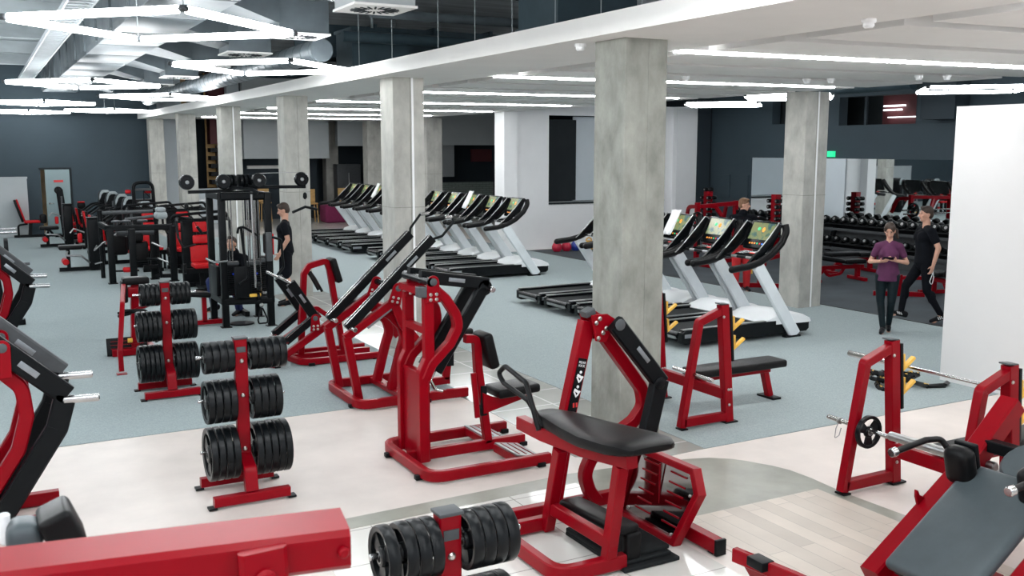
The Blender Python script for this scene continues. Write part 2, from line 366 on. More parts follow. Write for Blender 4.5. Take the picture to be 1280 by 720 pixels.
m2 = tag(MB().bb(19.44,19.49,19.75,21.42,.9,2.53).build('wall_mirror', MIRROR), 'smaller frameless mirror left of the concrete column, behind the red small-dumbbell tower', 'mirror')
struct('wall_white_panel', MB().bb(19.42,19.5,17.96,19.2,0,2.53), BLUEW)
e = tag(MB().bb(19.40,19.49,18.38,18.58,2.57,2.72).build('exit_sign', GRN), 'small green exit sign beside the top of the concrete column', 'sign')
for y in (22.2,23.0):
    tag(MB().bb(19.46,19.495,y-.6,y-.05,1.35,2.02).bb(19.45,19.47,y-.45,y-.2,1.85,1.88).build('wall_hatch', SLATE), 'slate service hatch in the wall, '+('right' if y < 22.5 else 'left')+' one of the two behind the red power rack', 'hatch')
# white free-standing partition at right
struct('wall_partition', MB().bb(10.12,10.45,-2,7.72,0,3.28), PARTW)
# ceilings
struct('ceiling', MB().bb(-9.3,24,-6,46,CZ,CZ+.3), CEIL)
mb = MB()
for k in range(9):
    y = 5.5+k*4; mb.bb(-9,4.4,y,y+.35,5.3,CZ)
struct('ceiling_beams', mb, CEIL)
# white dropped ceiling
mb = MB().bb(4.73,6.0,-1,34.6,3.75,3.93).bb(6.0,6.12,-1,34.6,3.75,4.04)
struct('ceiling_border', mb, WARMW)
struct('ceiling_backing', MB().bb(6.12,12.46,-1,34.6,3.98,4.04), RECW)
def yy(Y, X): return Y - .085*(X-6.12)
gaps = [7.93+1.3*k for k in range(-7,21)]
mb = MB()
for a, b in zip(gaps[:-1], gaps[1:]):
    y0, y1 = a+.13, b-.13; x0, x1 = 6.44, 12.46
    v = [V((x,yy(y,x),z)) for z in (3.75,3.98) for x, y in ((x0,y0),(x1,y0),(x1,y1),(x0,y1))]
    mb.add(v, [(3,2,1,0),(4,5,6,7),(0,1,5,4),(1,2,6,5),(2,3,7,6),(3,0,4,7)])
struct('ceiling_slats', mb, WARMW)
n = 0
for k in range(-2,7):
    Y0 = 7.93+3.9*k; x0, x1 = 6.15, (11.9 if k >= 0 else 11.5)
    lt = thing('strip_light', '', 'ceiling light', (6.15,Y0,3.74), 'linear strip lights in the white slatted ceiling')
    u = (V((x1,yy(Y0,x1),0))-V((x0,yy(Y0,x0),0))).normalized()
    f = MB().beam([(x0,yy(Y0,x0),3.87),(x1,yy(Y0,x1),3.87)],.09,.215,EZ.cross(u),bev=.004).build('housing', WHITE, lt)
    MB().beam([(x0,yy(Y0,x0),3.752),(x1,yy(Y0,x1),3.752)],.075,.036,EZ.cross(u),bev=.004).build('diffuser', LAMPS, lt)
    lt['label'] = ('white linear strip light in the slatted ceiling, %s' % (ORD[k]+' row back from the camera' if k >= 0 else ORD[k+2]+' one overhead'))
def det(x, y, z, lab):
    d = thing('smoke_detector', lab, 'smoke detector', (x,y,z), 'white ceiling detectors')
    MB().lathe([(.055,0),(.055,-.02),(.05,-.03)],(x,y,z),EZ,16).build('base', WHITE, d); MB().lathe([(.04,-.03),(.042,-.05),(.03,-.065)],(x,y,z),EZ,16).build('sensor', WHITE, d)
det(4.95,7.8,3.75,'white round detector under the soffit edge left of the nearest column')
det(5.9,5.3,3.75,'white round detector under the soffit border nearest the camera')
for i, (x, y) in enumerate(((11.0,9.0),(11.3,8.8),(10.2,10.2),(10.45,10.0),(11.6,7.1),(11.75,7.0),(8.1,10.8),(8.4,10.6))):
    det(x, y, 3.75, 'white detector under the slats, %s one of the %s pair from the right' % (('left','right')[i%2], ('second','third','nearest','fourth')[i//2]))
# hanging square lamps
def lamp(cx, cy, lab, z=3.88, h=1.23):
    lt = thing('hanging_square_lamp', lab, 'ceiling light', (cx,cy,z), 'hanging square tube lamps')
    c = [V((cx-h,cy,z)),V((cx,cy-h,z)),V((cx+h,cy,z)),V((cx,cy+h,z))]
    for i in range(4):
        a, b = c[i], c[(i+1)%4]; d = (b-a).normalized()*.05
        t = MB().beam([a+d,b-d],.062,.05,EZ,bev=.012).build('tube', LAMP, lt)
    for p in c:
        MB().lathe([(.03,-.02),(.045,0),(.03,.03)],p,EZ,10).build('corner_joint', GREY, lt)
        if p.x == cx: MB().cyl(p, p+V((0,0,CZ-z-.01)), .005, 6).build('suspension_wire', LGREY, lt)
    return lt
lamp(1.5,9.4,'hanging square lamp nearest the camera, top left corner'); lamp(3.52,13.5,'hanging square lamp beside the soffit edge above the first gap between columns')
lamp(1.7,18.4,'hanging square lamp second back on the left'); lamp(3.55,22.4,'hanging square lamp by the soffit edge, second back along it')
lamp(1.45,26.6,'hanging square lamp third back on the left'); lamp(3.5,31.2,'hanging square lamp by the soffit edge, nearest the slate back wall')
lamp(1.4,33.4,'hanging square lamp farthest back on the left')
lamp(16.6,19.4,'hanging square lamp over the power rack, left of the right-hand column'); lamp(15.4,15.9,'hanging square lamp just left of the right-hand column'); lamp(16.4,12.2,'hanging square lamp above the white partition')
for x, y in ((-1.6,9.4),(-1.6,18.2),(1.4,5.0),(-1.6,1.4),(-1.6,5.4),(-1.6,13.8),(-1.6,22.6),(-5.2,9.6),(-5.2,18),(-5.2,27),(1.4,.8),(-2.2,-2.4),(-5.2,1.4),(3.4,4.4),(16.2,7.8),(3.2,-2.6)):  # unseen lamps added to brighten the left and near side
    lamp(x, y, 'added unseen square lamp over %s' % ('the left of the hall' if x < 0 else 'the near side of the hall'))

# ducts, trays, services
def ducts():
    d = thing('air_duct', 'large galvanised air duct with side branches under the raw ceiling', 'duct', (2.2,6,CZ))
    m = MB()
    for k in range(14):
        y = 6+k*1.97; m.box((2.35,y+.98,4.84),(.95,1.90,.68),None,.01).box((2.35,y+1.95,4.92),(1.02,.05,.74),None,.008)
        for q in (0,1):
            m.add([V((1.872,y+.05+q*.95,4.6)),V((1.872,y+.95+q*.95,4.6)),V((1.872,y+.95+q*.95,5.15)),V((1.872,y+.05+q*.95,5.15)),V((1.85,y+.5+q*.95,4.86))],[(0,1,4),(1,2,4),(2,3,4),(3,0,4)])
    m.build('main_duct', GALV, d)
    for k in range(8):
        y = 9.69+2.98*k; b = MB()
        b.add([V((2.8,y,4.62)),V((2.8,y+1.5,4.62)),V((3.605,y+1.15,4.42)),V((3.605,y+.35,4.42)),V((2.8,y,5.1)),V((2.8,y+1.5,5.1)),V((3.605,y+1.15,4.9)),V((3.605,y+.35,4.9))],[(3,2,1,0),(4,5,6,7),(0,1,5,4),(1,2,6,5),(2,3,7,6),(3,0,4,7)])
        b.build('branch_duct', GALV, d)
    return d
ducts()
for k in range(6):
    y = 10.1+2.98*k; x = 3.95
    p = thing('swirl_diffuser', '', 'air diffuser', (x,y,4.3), 'square swirl air diffusers')
    p['label'] = 'white square ceiling diffuser with round swirl slots, %s back along the duct' % ORD[k]
    MB().bb(x-.34,x+.34,y,y+.68,4.32,4.75).bb(x-.22,x-.02,y+.2,y+.48,4.6,4.8).build('plenum_box', GALV if k else PALE, p)
    MB().bb(x-.36,x+.36,y-.02,y+.70,4.30,4.325).build('face_plate', WARMW, p)
    s = MB()
    for q in range(20):
        a = 2*pi*q/20; M = Matrix.Rotation(a,4,'Z'); s.box((x+cos(a)*.19,y+.34+sin(a)*.19,4.297),(.16,.022,.006),M)
    s.build('swirl_slots', DARK, p); MB().cyl((x,y+.34,4.75),(x,y+.34,CZ),.012,8).build('hanger', LGREY, p)
t = thing('cable_tray', 'silver ladder cable tray running back under the ceiling at upper left', 'cable tray', (1.2,5,4.9))
xt = 1.45
r = MB().bb(xt-.2,xt-.17,5,34,4.85,4.93).bb(xt+.17,xt+.2,5,34,4.85,4.93)
for k in range(96): r.bb(xt-.18,xt+.18,5.1+k*.3,5.16+k*.3,4.86,4.88)
r.build('ladder_tray', ALU, t)
t = thing('flue_pipe', 'ribbed round silver duct above the soffit between the columns', 'duct', (4.3,14,4.3))
m = MB().cyl((4.54,14.2,4.22),(4.54,31,4.22),.17,18)
for k in range(40): m.lathe([(.17,0),(.178,.02),(.17,.04)],(4.54,14.3+k*.42,4.22),EY,18,False)
m.build('pipe', GALV, t)
for (x0,x1,y0,y1,z0,z1,lab) in ((5.5,6.5,15.6,16.4,4.0,4.75,'dark square duct drop standing on the soffit behind the swirl diffuser'),(7.0,8.3,11.6,12.7,4.35,4.95,'dark teal duct box above the nearest concrete column')):
    t = thing('duct_box', lab, 'duct', ((x0+x1)/2,(y0+y1)/2,z0)); MB().bb(x0,x1,y0,y1,z0,z1).bb(x0-.03,x1+.03,y0-.03,y1+.03,z1-.05,z1).bb(x0-.03,x1+.03,y0-.03,y1+.03,z0+.1,z0+.14).build('casing', DUCTD, t); MB().cyl(((x0+x1)/2,(y0+y1)/2,z1),((x0+x1)/2,(y0+y1)/2,CZ),.02).build('hanger', LGREY, t)
t = thing('supply_duct', 'long dark duct run above the white soffit', 'duct', (8,17,4.6)); mm = MB().bb(5.6,18.6,18.2,19.2,4.5,5.1)
for k in range(10): mm.bb(5.6+k*1.25,5.66+k*1.25,18.15,19.25,4.45,5.15)
mm.build('casing', DUCTD, t)
for x in (7.5,11.5,15.5): MB().cyl((x,18.7,5.1),(x,18.7,CZ),.015,8).build('hanger', LGREY, t)
for i, (y, z, r) in enumerate(((15.2,4.55,.09),(13.9,4.75,.07),(20.5,4.35,.12))):
    tag(MB().cyl((5.2,y,z),(18.6,y,z),r,12).build('service_pipe', DUCTD if i != 1 else GALV), 'grey service pipe crossing above the soffit, %s of three' % ('middle','highest','lowest and widest')[i], 'pipe')
wr = MB()
for x, y in ((6.2,12.5),(6.0,13.3),(6.3,11.6),(6.6,11.0),(6.9,10.4),(7.3,10.1),(5.2,17),(5.4,15),(5.6,14.1)): wr.cyl((x,y,3.92),(x,y,CZ),.006,6)
struct('ceiling_hangers', wr, LGREY)
struct('wall_duct_box', MB().bb(19.0,19.5,14.55,15.45,3.44,CZ), SLATED)
t = thing('round_duct','dark round duct along the top of the slate wall','duct',(18.9,18,4.28)); MB().cyl((18.9,15.6,4.28),(18.9,21,4.28),.16,16).build('pipe', DUCTD, t)
for y in (16.2,18.3,20.4): MB().cyl((18.9,y,4.4),(18.9,y,CZ),.015,8).build('hanger', LGREY, t)
# ------------------------------------------------------------------ helpers for gym machines (world coordinates)
def Z(p, y): return V((p[0], y, p[1]))
def path(y, pts): return [V((a, y, b)) for a, b in pts]
def pathx(x, pts): return [V((x, a, b)) for a, b in pts]
def bolts(pts, ax, r=.016, name='bolt', par=None):
    a = V(ax).normalized()
    for p in pts: o = MB().lathe([(r,0),(r,.006),(r*.6,.012)], V(p), a, 10).build(name, GREY if name == 'pivot_cap' else BOLT, par)
    return o
def foot(par, pts):
    for p in pts: MB().bb(p[0]-.04,p[0]+.04,p[1]-.03,p[1]+.03,.008,.05,.008).build('rubber_foot', BLK, par)
def bracket(par, y, pivot, base, r=.055, t=.02):
    """red gusset plate with a rounded pivot end, standing in the plane y"""
    p, b = V((pivot[0],0,pivot[1])), V((base[0],0,base[1])); d = (b-p).normalized(); n = V((-d.z,0,d.x)); poly = []
    for k in range(9):
        a = pi*k/8; q = p - d*(r*sin(a)) + n*(r*cos(a)); poly.append((q.x,q.z))
    L = (b-p).length
    for q in (b - n*r*1.25, b + n*r*1.25): poly.append((q.x,q.z))
    m = MB().prism(poly,(0,y,0),EX,EZ,t,.004); o = m.build('pivot_bracket', RED, par)
    s = -1 if y < 90 else 1
    bolts([(pivot[0],y-t/2,pivot[1])],(0,-1,0),.034,'pivot_cap',o)
    q = [p + d*(L*.6) + n*r*.5, p + d*(L*.6) - n*r*.5, p + d*(L*.85) + n*r*.5, p + d*(L*.85) - n*r*.5]
    bolts([(v.x,y-t/2,v.z) for v in q],(0,-1,0),.016,'bolt',o)
    return o
def badge(par, y, c, ang, L=.16, h=.035):
    M = Matrix.Rotation(ang,4,'Y'); MB().pad((c[0],y,c[1]),(L,.006,h),.003,M,2).build('silver_badge', SIL, par)

# ---- rear kick machine (nearest the column)
g = thing('rear_kick_machine', 'red kick machine with black chest pad and mirrored footplate in front of the nearest column', 'gym machine', (3.7,5.6,0))
MB().beam([(3.50,5.93,.07),(3.11,5.93,.07),(3.11,5.10,.07),(3.62,5.10,.07)],.10,.075,EZ,.14,.01).build('base_frame', RED, g)
MB().beam([(3.16,6.15,.07),(4.40,6.15,.07)],.075,.10,EY).build('rear_rail', RED, g)
MB().beam([(4.33,6.12,.07),(4.33,4.97,.07)],.085,.10,EX).build('side_rail', RED, g)
MB().bb(4.285,4.375,4.945,4.972,.01,.125,.006).build('end_cap', BLK, g)
foot(g,[(4.33,5.02),(3.25,6.1),(3.2,5.08),(3.11,5.85)])
MB().beam(pathx(3.5,[(5.72,.68),(5.90,.03)]),.085,.075,EX).build('leg', RED, g)
MB().beam(pathx(3.5,[(4.98,.78),(5.12,.03)]),.085,.075,EX).build('leg', RED, g)
MB().beam(pathx(3.5,[(6.30,.735),(5.96,.735),(5.42,.77),(4.86,.845)]),.085,.10,EX,.3).build('seat_beam', RED, g)
MB().beam(pathx(3.50,[(5.84,.21),(5.05,.22)]),.06,.09,EX).build('cross_bar', RED, g)
k = MB().pad((3.66,5.48,.245),(.19,.76,.07),.03,Matrix.Rotation(-.06,4,'X')).pad((3.70,5.12,.15),(.13,.07,.20),.03)
k.build('knee_pad', VIN, g)
# long tapering chest pad
def taper_pad(c, rows, m=None):
    """rows: (y, halfwidth, z_top, z_bottom) sections along Y"""
    m = m or MB(); n = 16; rings = []
    for y, hw, zt, zb in rows:
        cz, hz = (zt+zb)/2, (zt-zb)/2
        rings.append([V((c + hw*math.copysign(abs(cos(2*pi*k/n))**.5,cos(2*pi*k/n)), y, cz + hz*math.copysign(abs(sin(2*pi*k/n))**.5, sin(2*pi*k/n)))) for k in range(n)])
    v = [p for r in rings for p in r]; f = [(i*n+k,i*n+(k+1)%n,(i+1)*n+(k+1)%n,(i+1)*n+k) for i in range(len(rows)-1) for k in range(n)]
    f += [tuple(range(n)), tuple((len(rows)-1)*n+k for k in range(n))]
    return m.add(v, f)
taper_pad(3.60,[(6.17,.07,.83,.80),(6.13,.10,.865,.79),(5.9,.14,.895,.775),(5.6,.19,.905,.785),(5.3,.24,.925,.815),(5.0,.25,.955,.855),(4.88,.23,.965,.875),(4.80,.19,.955,.895),(4.78,.15,.945,.91)]).build('chest_pad', VIN, g)
hp = [(3.47,5.92,.80),(3.46,6.12,.95),(3.46,6.50,1.00),(3.46,6.60,1.06),(3.46,6.48,1.14),(3.44,6.12,1.09),(3.40,5.93,.92),(3.40,5.86,.80)]
MB().tube(hp,.02,10,.07).build('hand_grip', VIN, g)

up = MB().beam([(3.985,6.15,1.50),(3.82,6.15,.81),(3.70,6.15,.10)],.09,.115,EY).build('upright', RED, g)
MB().beam([(3.955,6.15,1.55),(4.03,6.15,1.58)],.10,.05,EY).build('grey_end_cap', GREY, g)
st = MB().bb(3.90,3.985,6.098,6.104,.78,1.16); M = Matrix.Rotation(.235,4,'Y')
st = MB().box((3.875,6.102,1.02),(.075,.006,.42),M).build('instruction_sticker', BLK, g)
text('sticker_text','REAR\nKICK',.026,(3.915,6.098,1.18),(cos(.235),0,-sin(.235)),(sin(.235),0,cos(.235)),STICK,st)
q = MB()
for zz, sx in ((1.09,.03),(.98,.03)):
    cx = 3.875+(zz-1.02)*.235
    q.box((cx,6.097,zz),(.045,.003,.02),Matrix.Rotation(.6,4,'Y')).sph((cx+.012,6.097,zz+.03),(.012,.003,.012)).box((cx-.012,6.097,zz-.025),(.012,.003,.05),Matrix.Rotation(-.4,4,'Y')).box((cx+.018,6.097,zz-.022),(.012,.003,.045),Matrix.Rotation(.7,4,'Y'))
q.build('sticker_figures', STICK, st)
MB().box((3.842,6.097,.87),(.014,.003,.035)).box((3.868,6.097,.87),(.014,.003,.035)).build('sticker_marks', REDP, st)
MB().beam(path(6.13,[(4.04,1.53),(4.14,1.36),(4.30,1.16),(4.49,.92),(4.52,.78),(4.42,.66),(4.20,.55),(4.03,.43),(3.96,.30),(4.01,.16),(4.08,.07)]),.085,.095,EY,.16,.01,6).build('curved_tube', RED, g)
MB().box((4.24,6.082,.575),(.03,.004,.15),Matrix.Rotation(.9,4,'Y')).build('spec_label', SIL, g)
MB().prism([(3.96,1.56),(4.10,1.56),(4.20,1.50),(4.09,1.34),(4.00,1.36)],(0,6.05,0),EX,EZ,.02,.004).build('pivot_bracket', RED, g)
MB().prism([(3.96,1.56),(4.10,1.56),(4.20,1.50),(4.09,1.34),(4.00,1.36)],(0,6.21,0),EX,EZ,.02,.004).build('pivot_bracket', RED, g)
bolts([(4.0,6.04,1.50),(4.03,6.04,1.53),(4.06,6.04,1.42),(4.09,6.04,1.45),(4.02,6.04,1.38)],(0,-1,0),.018,'bolt',g)
a = MB().beam(path(5.97,[(4.12,1.50),(4.56,.99)]),.075,.135,EY,0,.012).build('upper_arm', BLK, g)
bolts([(4.14,5.93,1.49)],(0,-1,0),.045,'pivot_cap',g)
badge(a,5.93,(4.36,1.24),.86)
MB().lathe([(.05,0),(.05,.01),(.03,.015)],(4.52,5.93,1.0),(0,-1,0),16).build('elbow_bolt', BLKG, a)
MB().beam(path(5.97,[(4.55,1.02),(4.42,.52),(4.33,.28)]),.085,.14,EY,.1,.012).build('lower_arm', BLK, g)
# footplate with mirrored steel slotted plate
py = [(5.78,.57),(5.12,.58),(5.05,.44),(5.25,.03),(5.93,.03),(5.86,.33)]
def leanx(y,z): return 4.20+.10*(z-.3)
fp = MB(); outer = [V((leanx(y,z),y,z)) for y,z in py]; cy = sum(p[0] for p in py)/6; czz = sum(p[1] for p in py)/6
fp.beam(outer,.08,.05,(1,0,-.1),closed=True); fp.build('footplate_rim', RED, g)
inner = [(cy+(y-cy)*.95, czz+(z-czz)*.95) for y,z in py]
pl = MB(); n6 = len(inner); pl.add([V((leanx(y,z)-.006,y,z)) for y,z in inner]+[V((leanx(y,z)+.006,y,z)) for y,z in inner],[tuple(range(n6)),tuple(range(2*n6-1,n6-1,-1))]+[(k,(k+1)%n6,n6+(k+1)%n6,n6+k) for k in range(n6)])
plo = pl.build('mirrored_footplate', FPLATE, g)
sl = MB()
for i in range(6):
    z = .51-.075*i
    for y0, y1 in ((5.72,5.54),(5.40,5.22)):
        o = (z-.3)*-.13; sl.bb(leanx(0,z)-.012,leanx(0,z)-.005,y0+o,y1+o,z-.006,z+.006)
sl.bb(leanx(0,.3)-.012,leanx(0,.3)-.005,5.47,5.48,.06,.54); sl.build('footplate_slots', RED, plo)
bolts([(leanx(0,z)-.006,y,z) for y,z in ((5.7,.53),(5.16,.53),(5.82,.10),(5.3,.07),(5.14,.4))],(-1,0,0),.012,'bolt',plo)
MB().beam([(4.33,5.97,.3),(4.26,5.80,.3),(4.26,5.3,.3)],.05,.07,EZ).build('plate_arm', RED, g)
for i in range(3):
    z = .008+.03*i; o = [(0,0),(-.02,.02),(.01,.03)][i]
    x0, x1, y0, y1 = 3.58+o[0],4.04+o[0],5.03+o[1],5.78+o[1]
    tag(MB().pad(((x0+x1)/2,(y0+y1)/2,z+.0145),(x1-x0-.04*i,y1-y0-.05*i,.029),.008).build('rubber_mat', RUBM), ('bottom','middle','top')[i]+' black rubber mat of the stack under the red kick machine', 'mat', 'rubber mats stacked under the kick machine')

# ---- tall pull machine on the beige floor
g = thing('pullover_machine', 'tall red machine with two curved side frames and black elbow arms on beige floor', 'gym machine', (3.8,7.8,0))
MB().beam([(4.43,8.30,.07),(3.15,8.30,.07),(3.15,7.22,.07),(4.30,7.22,.07)],.095,.07,EZ,.16,.01).build('base_frame', RED, g)
MB().beam([(3.2,7.84,.07),(4.38,7.84,.07)],.07,.095,EY).build('middle_rail', RED, g)
foot(g,[(4.40,8.27),(4.36,7.82),(3.12,8.1),(3.12,7.4),(4.2,7.2)])
for i, y in enumerate((7.68,8.13)):
    MB().beam(path(y,[(3.28,.06),(3.28,.86),(3.34,.98),(3.34,1.52)]),.075,.09,EY,.08).build('upright', RED, g)
    MB().beam(path(y-.01,[(3.40,1.59),(3.50,1.50),(3.60,1.35),(3.62,1.24),(3.54,1.10),(3.36,.93),(3.30,.80)]),.08,.085,EY,.12,.01,6).build('curved_tube', RED, g)
    bracket(g,y-.05,(3.37,1.66),(3.37,1.48),.055)
MB().beam([(3.31,7.68,.45),(3.31,8.13,.45)],.08,.8,EX).build('front_web', RED, g)
MB().bb(3.27,3.36,7.64,8.17,1.54,1.60).build('top_crossbar', RED, g); MB().bb(3.24,3.31,7.62,7.72,1.53,1.62,.006).build('grey_end_cap', GREY, g)
MB().bb(3.3,3.36,7.68,8.13,1.20,1.26).build('middle_crossbar', RED, g)
MB().cyl((3.35,7.62,1.66),(3.35,8.2,1.66),.04).build('pivot_shaft', BLKG, g)
for i, y in enumerate((7.80,8.06)):
    a = MB().beam(path(y,[(3.32,1.69),(3.98,1.585)]),.07,.11,EY,0,.012).prism([(3.94+.075*cos(t),1.555+.075*sin(t)) for t in [2*pi*k/14 for k in range(14)]],(0,y,0),EX,EZ,.07,.006).build('upper_arm', BLK, g)
    badge(a,y-.037,(3.66,1.64),.16)
    MB().beam(path(y,[(3.95,1.57),(3.46,.83)]),.075,.11,EY,0,.012).build('lower_arm', BLK, g)
    MB().cyl((3.955,y-.04,1.55),(3.955,y-.17,1.55),.026,14,.006).build('weight_horn', CHR, g)
    MB().tube([(3.46,y,.85),(3.40,y-.02,.76),(3.43,y-.06,.68),(3.50,y-.06,.66)],.014,8,.03).build('pull_handle', CHR, g)
MB().beam(path(7.84,[(4.00,.09),(3.90,.80),(3.885,1.08),(3.77,1.09)]),.07,.075,EY,.06).build('seat_post', RED, g)
MB().pad((3.985,7.84,.97),(.10,.27,.34),.035,Matrix.Rotation(-.25,4,'Y')).build('chest_pad', VIN, g)
MB().pad((4.26,7.84,.575),(.44,.33,.085),.03,Matrix.Rotation(-.05,4,'Y')).build('seat', VIN, g)
MB().prism([(3.92,.58),(4.05,.52),(4.45,.50),(4.02,.40),(3.93,.38)],(0,7.80,0),EX,EZ,.05,.004).build('seat_bracket', RED, g)
MB().bb(3.91,3.97,7.79,7.89,.36,.64,.004).build('adjuster_sleeve', BLK, g); MB().beam(path(7.77,[(3.82,.78),(3.86,.36)]),.03,.05,EY).build('adjuster_lever', RED, g)
for yc in (8.10,7.46):
    MB().box((4.10,yc,.105),(.24,.42,.02),Matrix.Rotation(.16,4,'Y'),.004).build('foot_plate', STEEL, g)
    s = MB()
    for k in (-1,0,1): s.box((4.10+k*.07,yc,.117-k*.011),(.012,.36,.004),Matrix.Rotation(.16,4,'Y'))
    s.build('foot_plate_slots', RED, g)
    MB().bb(3.97,4.0,yc-.21,yc+.21,.05,.12).build('foot_plate_bracket', RED, g)

# ---- incline lever machine with long black rails
g = thing('incline_lever_machine', 'red machine with two long black chrome-striped levers rising to the right on carpet edge', 'gym machine', (3.9,10.2,0))
MB().beam([(4.72,10.80,.07),(3.42,10.80,.07),(3.42,9.72,.07),(4.70,9.72,.07)],.10,.07,EZ,.16,.01).build('base_frame', RED, g)
MB().beam([(3.98,10.8,.075),(3.98,9.72,.075)],.12,.06,EX).build('bolted_cross_member', RED, g)
bolts([(3.95+dx,9.95+k*.16,.105) for k in range(5) for dx in (0,.06)],EZ,.014,'bolt',g)
foot(g,[(4.65,10.78),(3.5,10.78),(3.4,9.9),(4.2,9.7),(4.66,9.74)])
for i, (y, yr) in enumerate(((10.0,10.04),(10.66,10.56))):
    MB().beam(path(y,[(3.39,.77),(3.51,.06)]),.075,.085,EY).build('front_leg', RED, g)
    MB().beam(path(y,[(3.37,.76),(3.97,1.14)]),.07,.085,EY).build('incline_beam', RED, g)
    MB().beam(path(y,[(3.93,1.12),(4.04,.86),(4.12,.76),(4.25,.60)]),.05,.10,EY,.08).build('gusset_plate', RED, g)
    MB().beam(path(y+.1 if i == 0 else y-.1,[(3.86,1.00),(3.94,.95),(4.06,.82),(4.10,.68),(4.05,.54),(3.93,.10)]),.08,.10,EY,.14,.01).build('arched_leg', RED, g)
    bracket(g,y-.06,(3.97,1.27),(3.92,1.10),.06)
    a = MB().beam(path(yr-.02+.12*i,[(3.40,.86),(4.42,1.80)]),.085,.10,EY,0,.012).build('lever_arm', BLK, g)
    d = V((1.02,0,.94)).normalized(); n = V((-d.z,0,d.x)); yb = yr-.02+.12*i
    s = MB()
    for off in (-.034,.034):
        p0, p1 = V((3.42,yb+off,.875))+n*.052, V((4.41,yb+off,1.79))+n*.052; s.beam([p0,p1],.012,.006,EY,bev=.001)
    s.build('chrome_stripe', CHR, a)
    badge(a,yb-.046,(4.16,1.555),-.745)
    MB().cyl((3.43,yb-.04,.87),(3.43,yb-.19,.87),.026,14,.006).build('weight_horn', CHR, g)
    hb = [(4.40,yb,1.78),(4.53,yb-.03,1.82),(4.68,yb-.03,1.98),(4.66,yb-.02,2.03),(4.57,yb-.02,2.03)] if i == 0 else [(4.42,yb,1.80),(4.45,yb+.06,1.86),(4.58,yb+.06,2.02),(4.69,yb+.06,2.03)]
    MB().tube(hb,.015,8,.03).build('bent_handle', BLK, g); MB().cyl(V(hb[-2]),V(hb[-1]),.021,12,.004).build('chrome_grip', CHR, g)
    MB().beam(path(y-.01,[(3.62,.86),(3.90,1.05)]),.03,.05,EY).build('stop_bar', SIL, g)
MB().cyl((3.97,9.95,1.27),(3.97,10.7,1.27),.035).build('pivot_shaft', BLKG, g)
MB().beam([(3.97,10.0,1.0),(3.97,10.66,1.0)],.07,.07,EX).build('cross_tube', RED, g)
MB().beam(path(10.3,[(4.70,.09),(4.75,.52)]),.07,.08,EY).build('seat_post', RED, g); MB().bb(4.70,4.79,10.26,10.34,.25,.50,.004).build('adjuster_sleeve', BLK, g)
MB().beam([(3.98,10.3,.08),(4.74,10.3,.08)],.07,.09,EY).build('middle_rail', RED, g)
MB().prism([(4.62,.56),(4.9,.62),(4.98,.60),(4.62,.46)],(0,10.3,0),EX,EZ,.06,.004).build('seat_bracket', RED, g)
MB().pad((4.82,10.3,.66),(.36,.32,.08),.03).build('seat', VIN, g)

# ---- lever row with chest pad by the cable tower
g = thing('lever_row_machine', 'red row machine with black chest pad and bent black levers beside the cable tower', 'gym machine', (3.8,12.5,0))
for y in (12.2,12.78):
    MB().beam(path(y,[(3.12,.05),(3.70,.40),(3.95,.56)]),.07,.085,EY).build('incline_beam', RED, g)
    bracket(g,y-.05,(3.70,.62),(3.70,.45),.055)
    a = MB().beam(path(y-.02,[(3.40,1.10),(3.71,.62)]),.07,.12,EY,0,.01).build('upper_lever', BLK, g); badge(a,y-.058,(3.54,.89),1.0,.13)
    MB().beam(path(y-.02,[(3.70,.63),(3.31,.34)]),.07,.10,EY,0,.01).build('lower_lever', BLK, g)
    s = MB().beam(path(y-.05,[(3.68,.665),(3.32,.395)]),.01,.008,EY,bev=.001).build('chrome_stripe', CHR, g)
    MB().cyl((3.33,y-.05,.34),(3.24,y-.16,.36),.022,12,.005).build('weight_horn', CHR, g)
    MB().tube([(3.41,y-.03,1.08),(3.36,y-.03,1.12),(3.24,y-.03,1.19)],.02,10,.02).build('chrome_handle', CHR, g)
MB().beam([(4.58,12.78,.06),(3.52,12.78,.06),(3.44,12.5,.06),(3.52,12.12,.06),(4.58,12.12,.06)],.085,.065,EZ,.16,.01).build('base_frame', RED, g)
MB().beam([(3.14,12.18,.06),(3.14,12.8,.06)],.07,.07,EX).build('front_bar', RED, g)
foot(g,[(3.2,12.2),(3.62,12.1),(4.5,12.12),(4.5,12.78)])
MB().beam(path(12.5,[(3.60,.10),(3.67,1.16),(3.74,1.26),(3.98,1.32),(4.02,1.20),(4.18,.10)]),.075,.075,EY,.06).build('bent_frame', RED, g)
MB().beam([(3.5,12.5,.06),(4.55,12.5,.06)],.07,.08,EY).build('middle_rail', RED, g)
MB().beam(path(12.5,[(3.70,.64),(3.82,.70),(3.95,.60)]),.08,.06,EY,.05).build('curved_guard', RED, g)
MB().pad((4.085,12.5,1.19),(.085,.26,.34),.03,Matrix.Rotation(-.28,4,'Y')).build('chest_pad', VIN, g)
for dy in (-.08,.08): MB().tube([(3.72,12.46+dy,1.20),(3.76,12.4+dy,1.12),(3.85,12.38+dy,.94)],.018,8,.02).build('hand_grip', VIN, g)
MB().pad((4.34,12.5,.74),(.36,.32,.08),.03).build('seat', VIN, g); MB().beam(path(12.5,[(4.12,.62),(4.40,.69)]),.07,.06,EY).build('seat_bracket', RED, g)
MB().bb(4.06,4.14,12.45,12.55,.45,.72,.004).build('adjuster_sleeve', BLK, g)

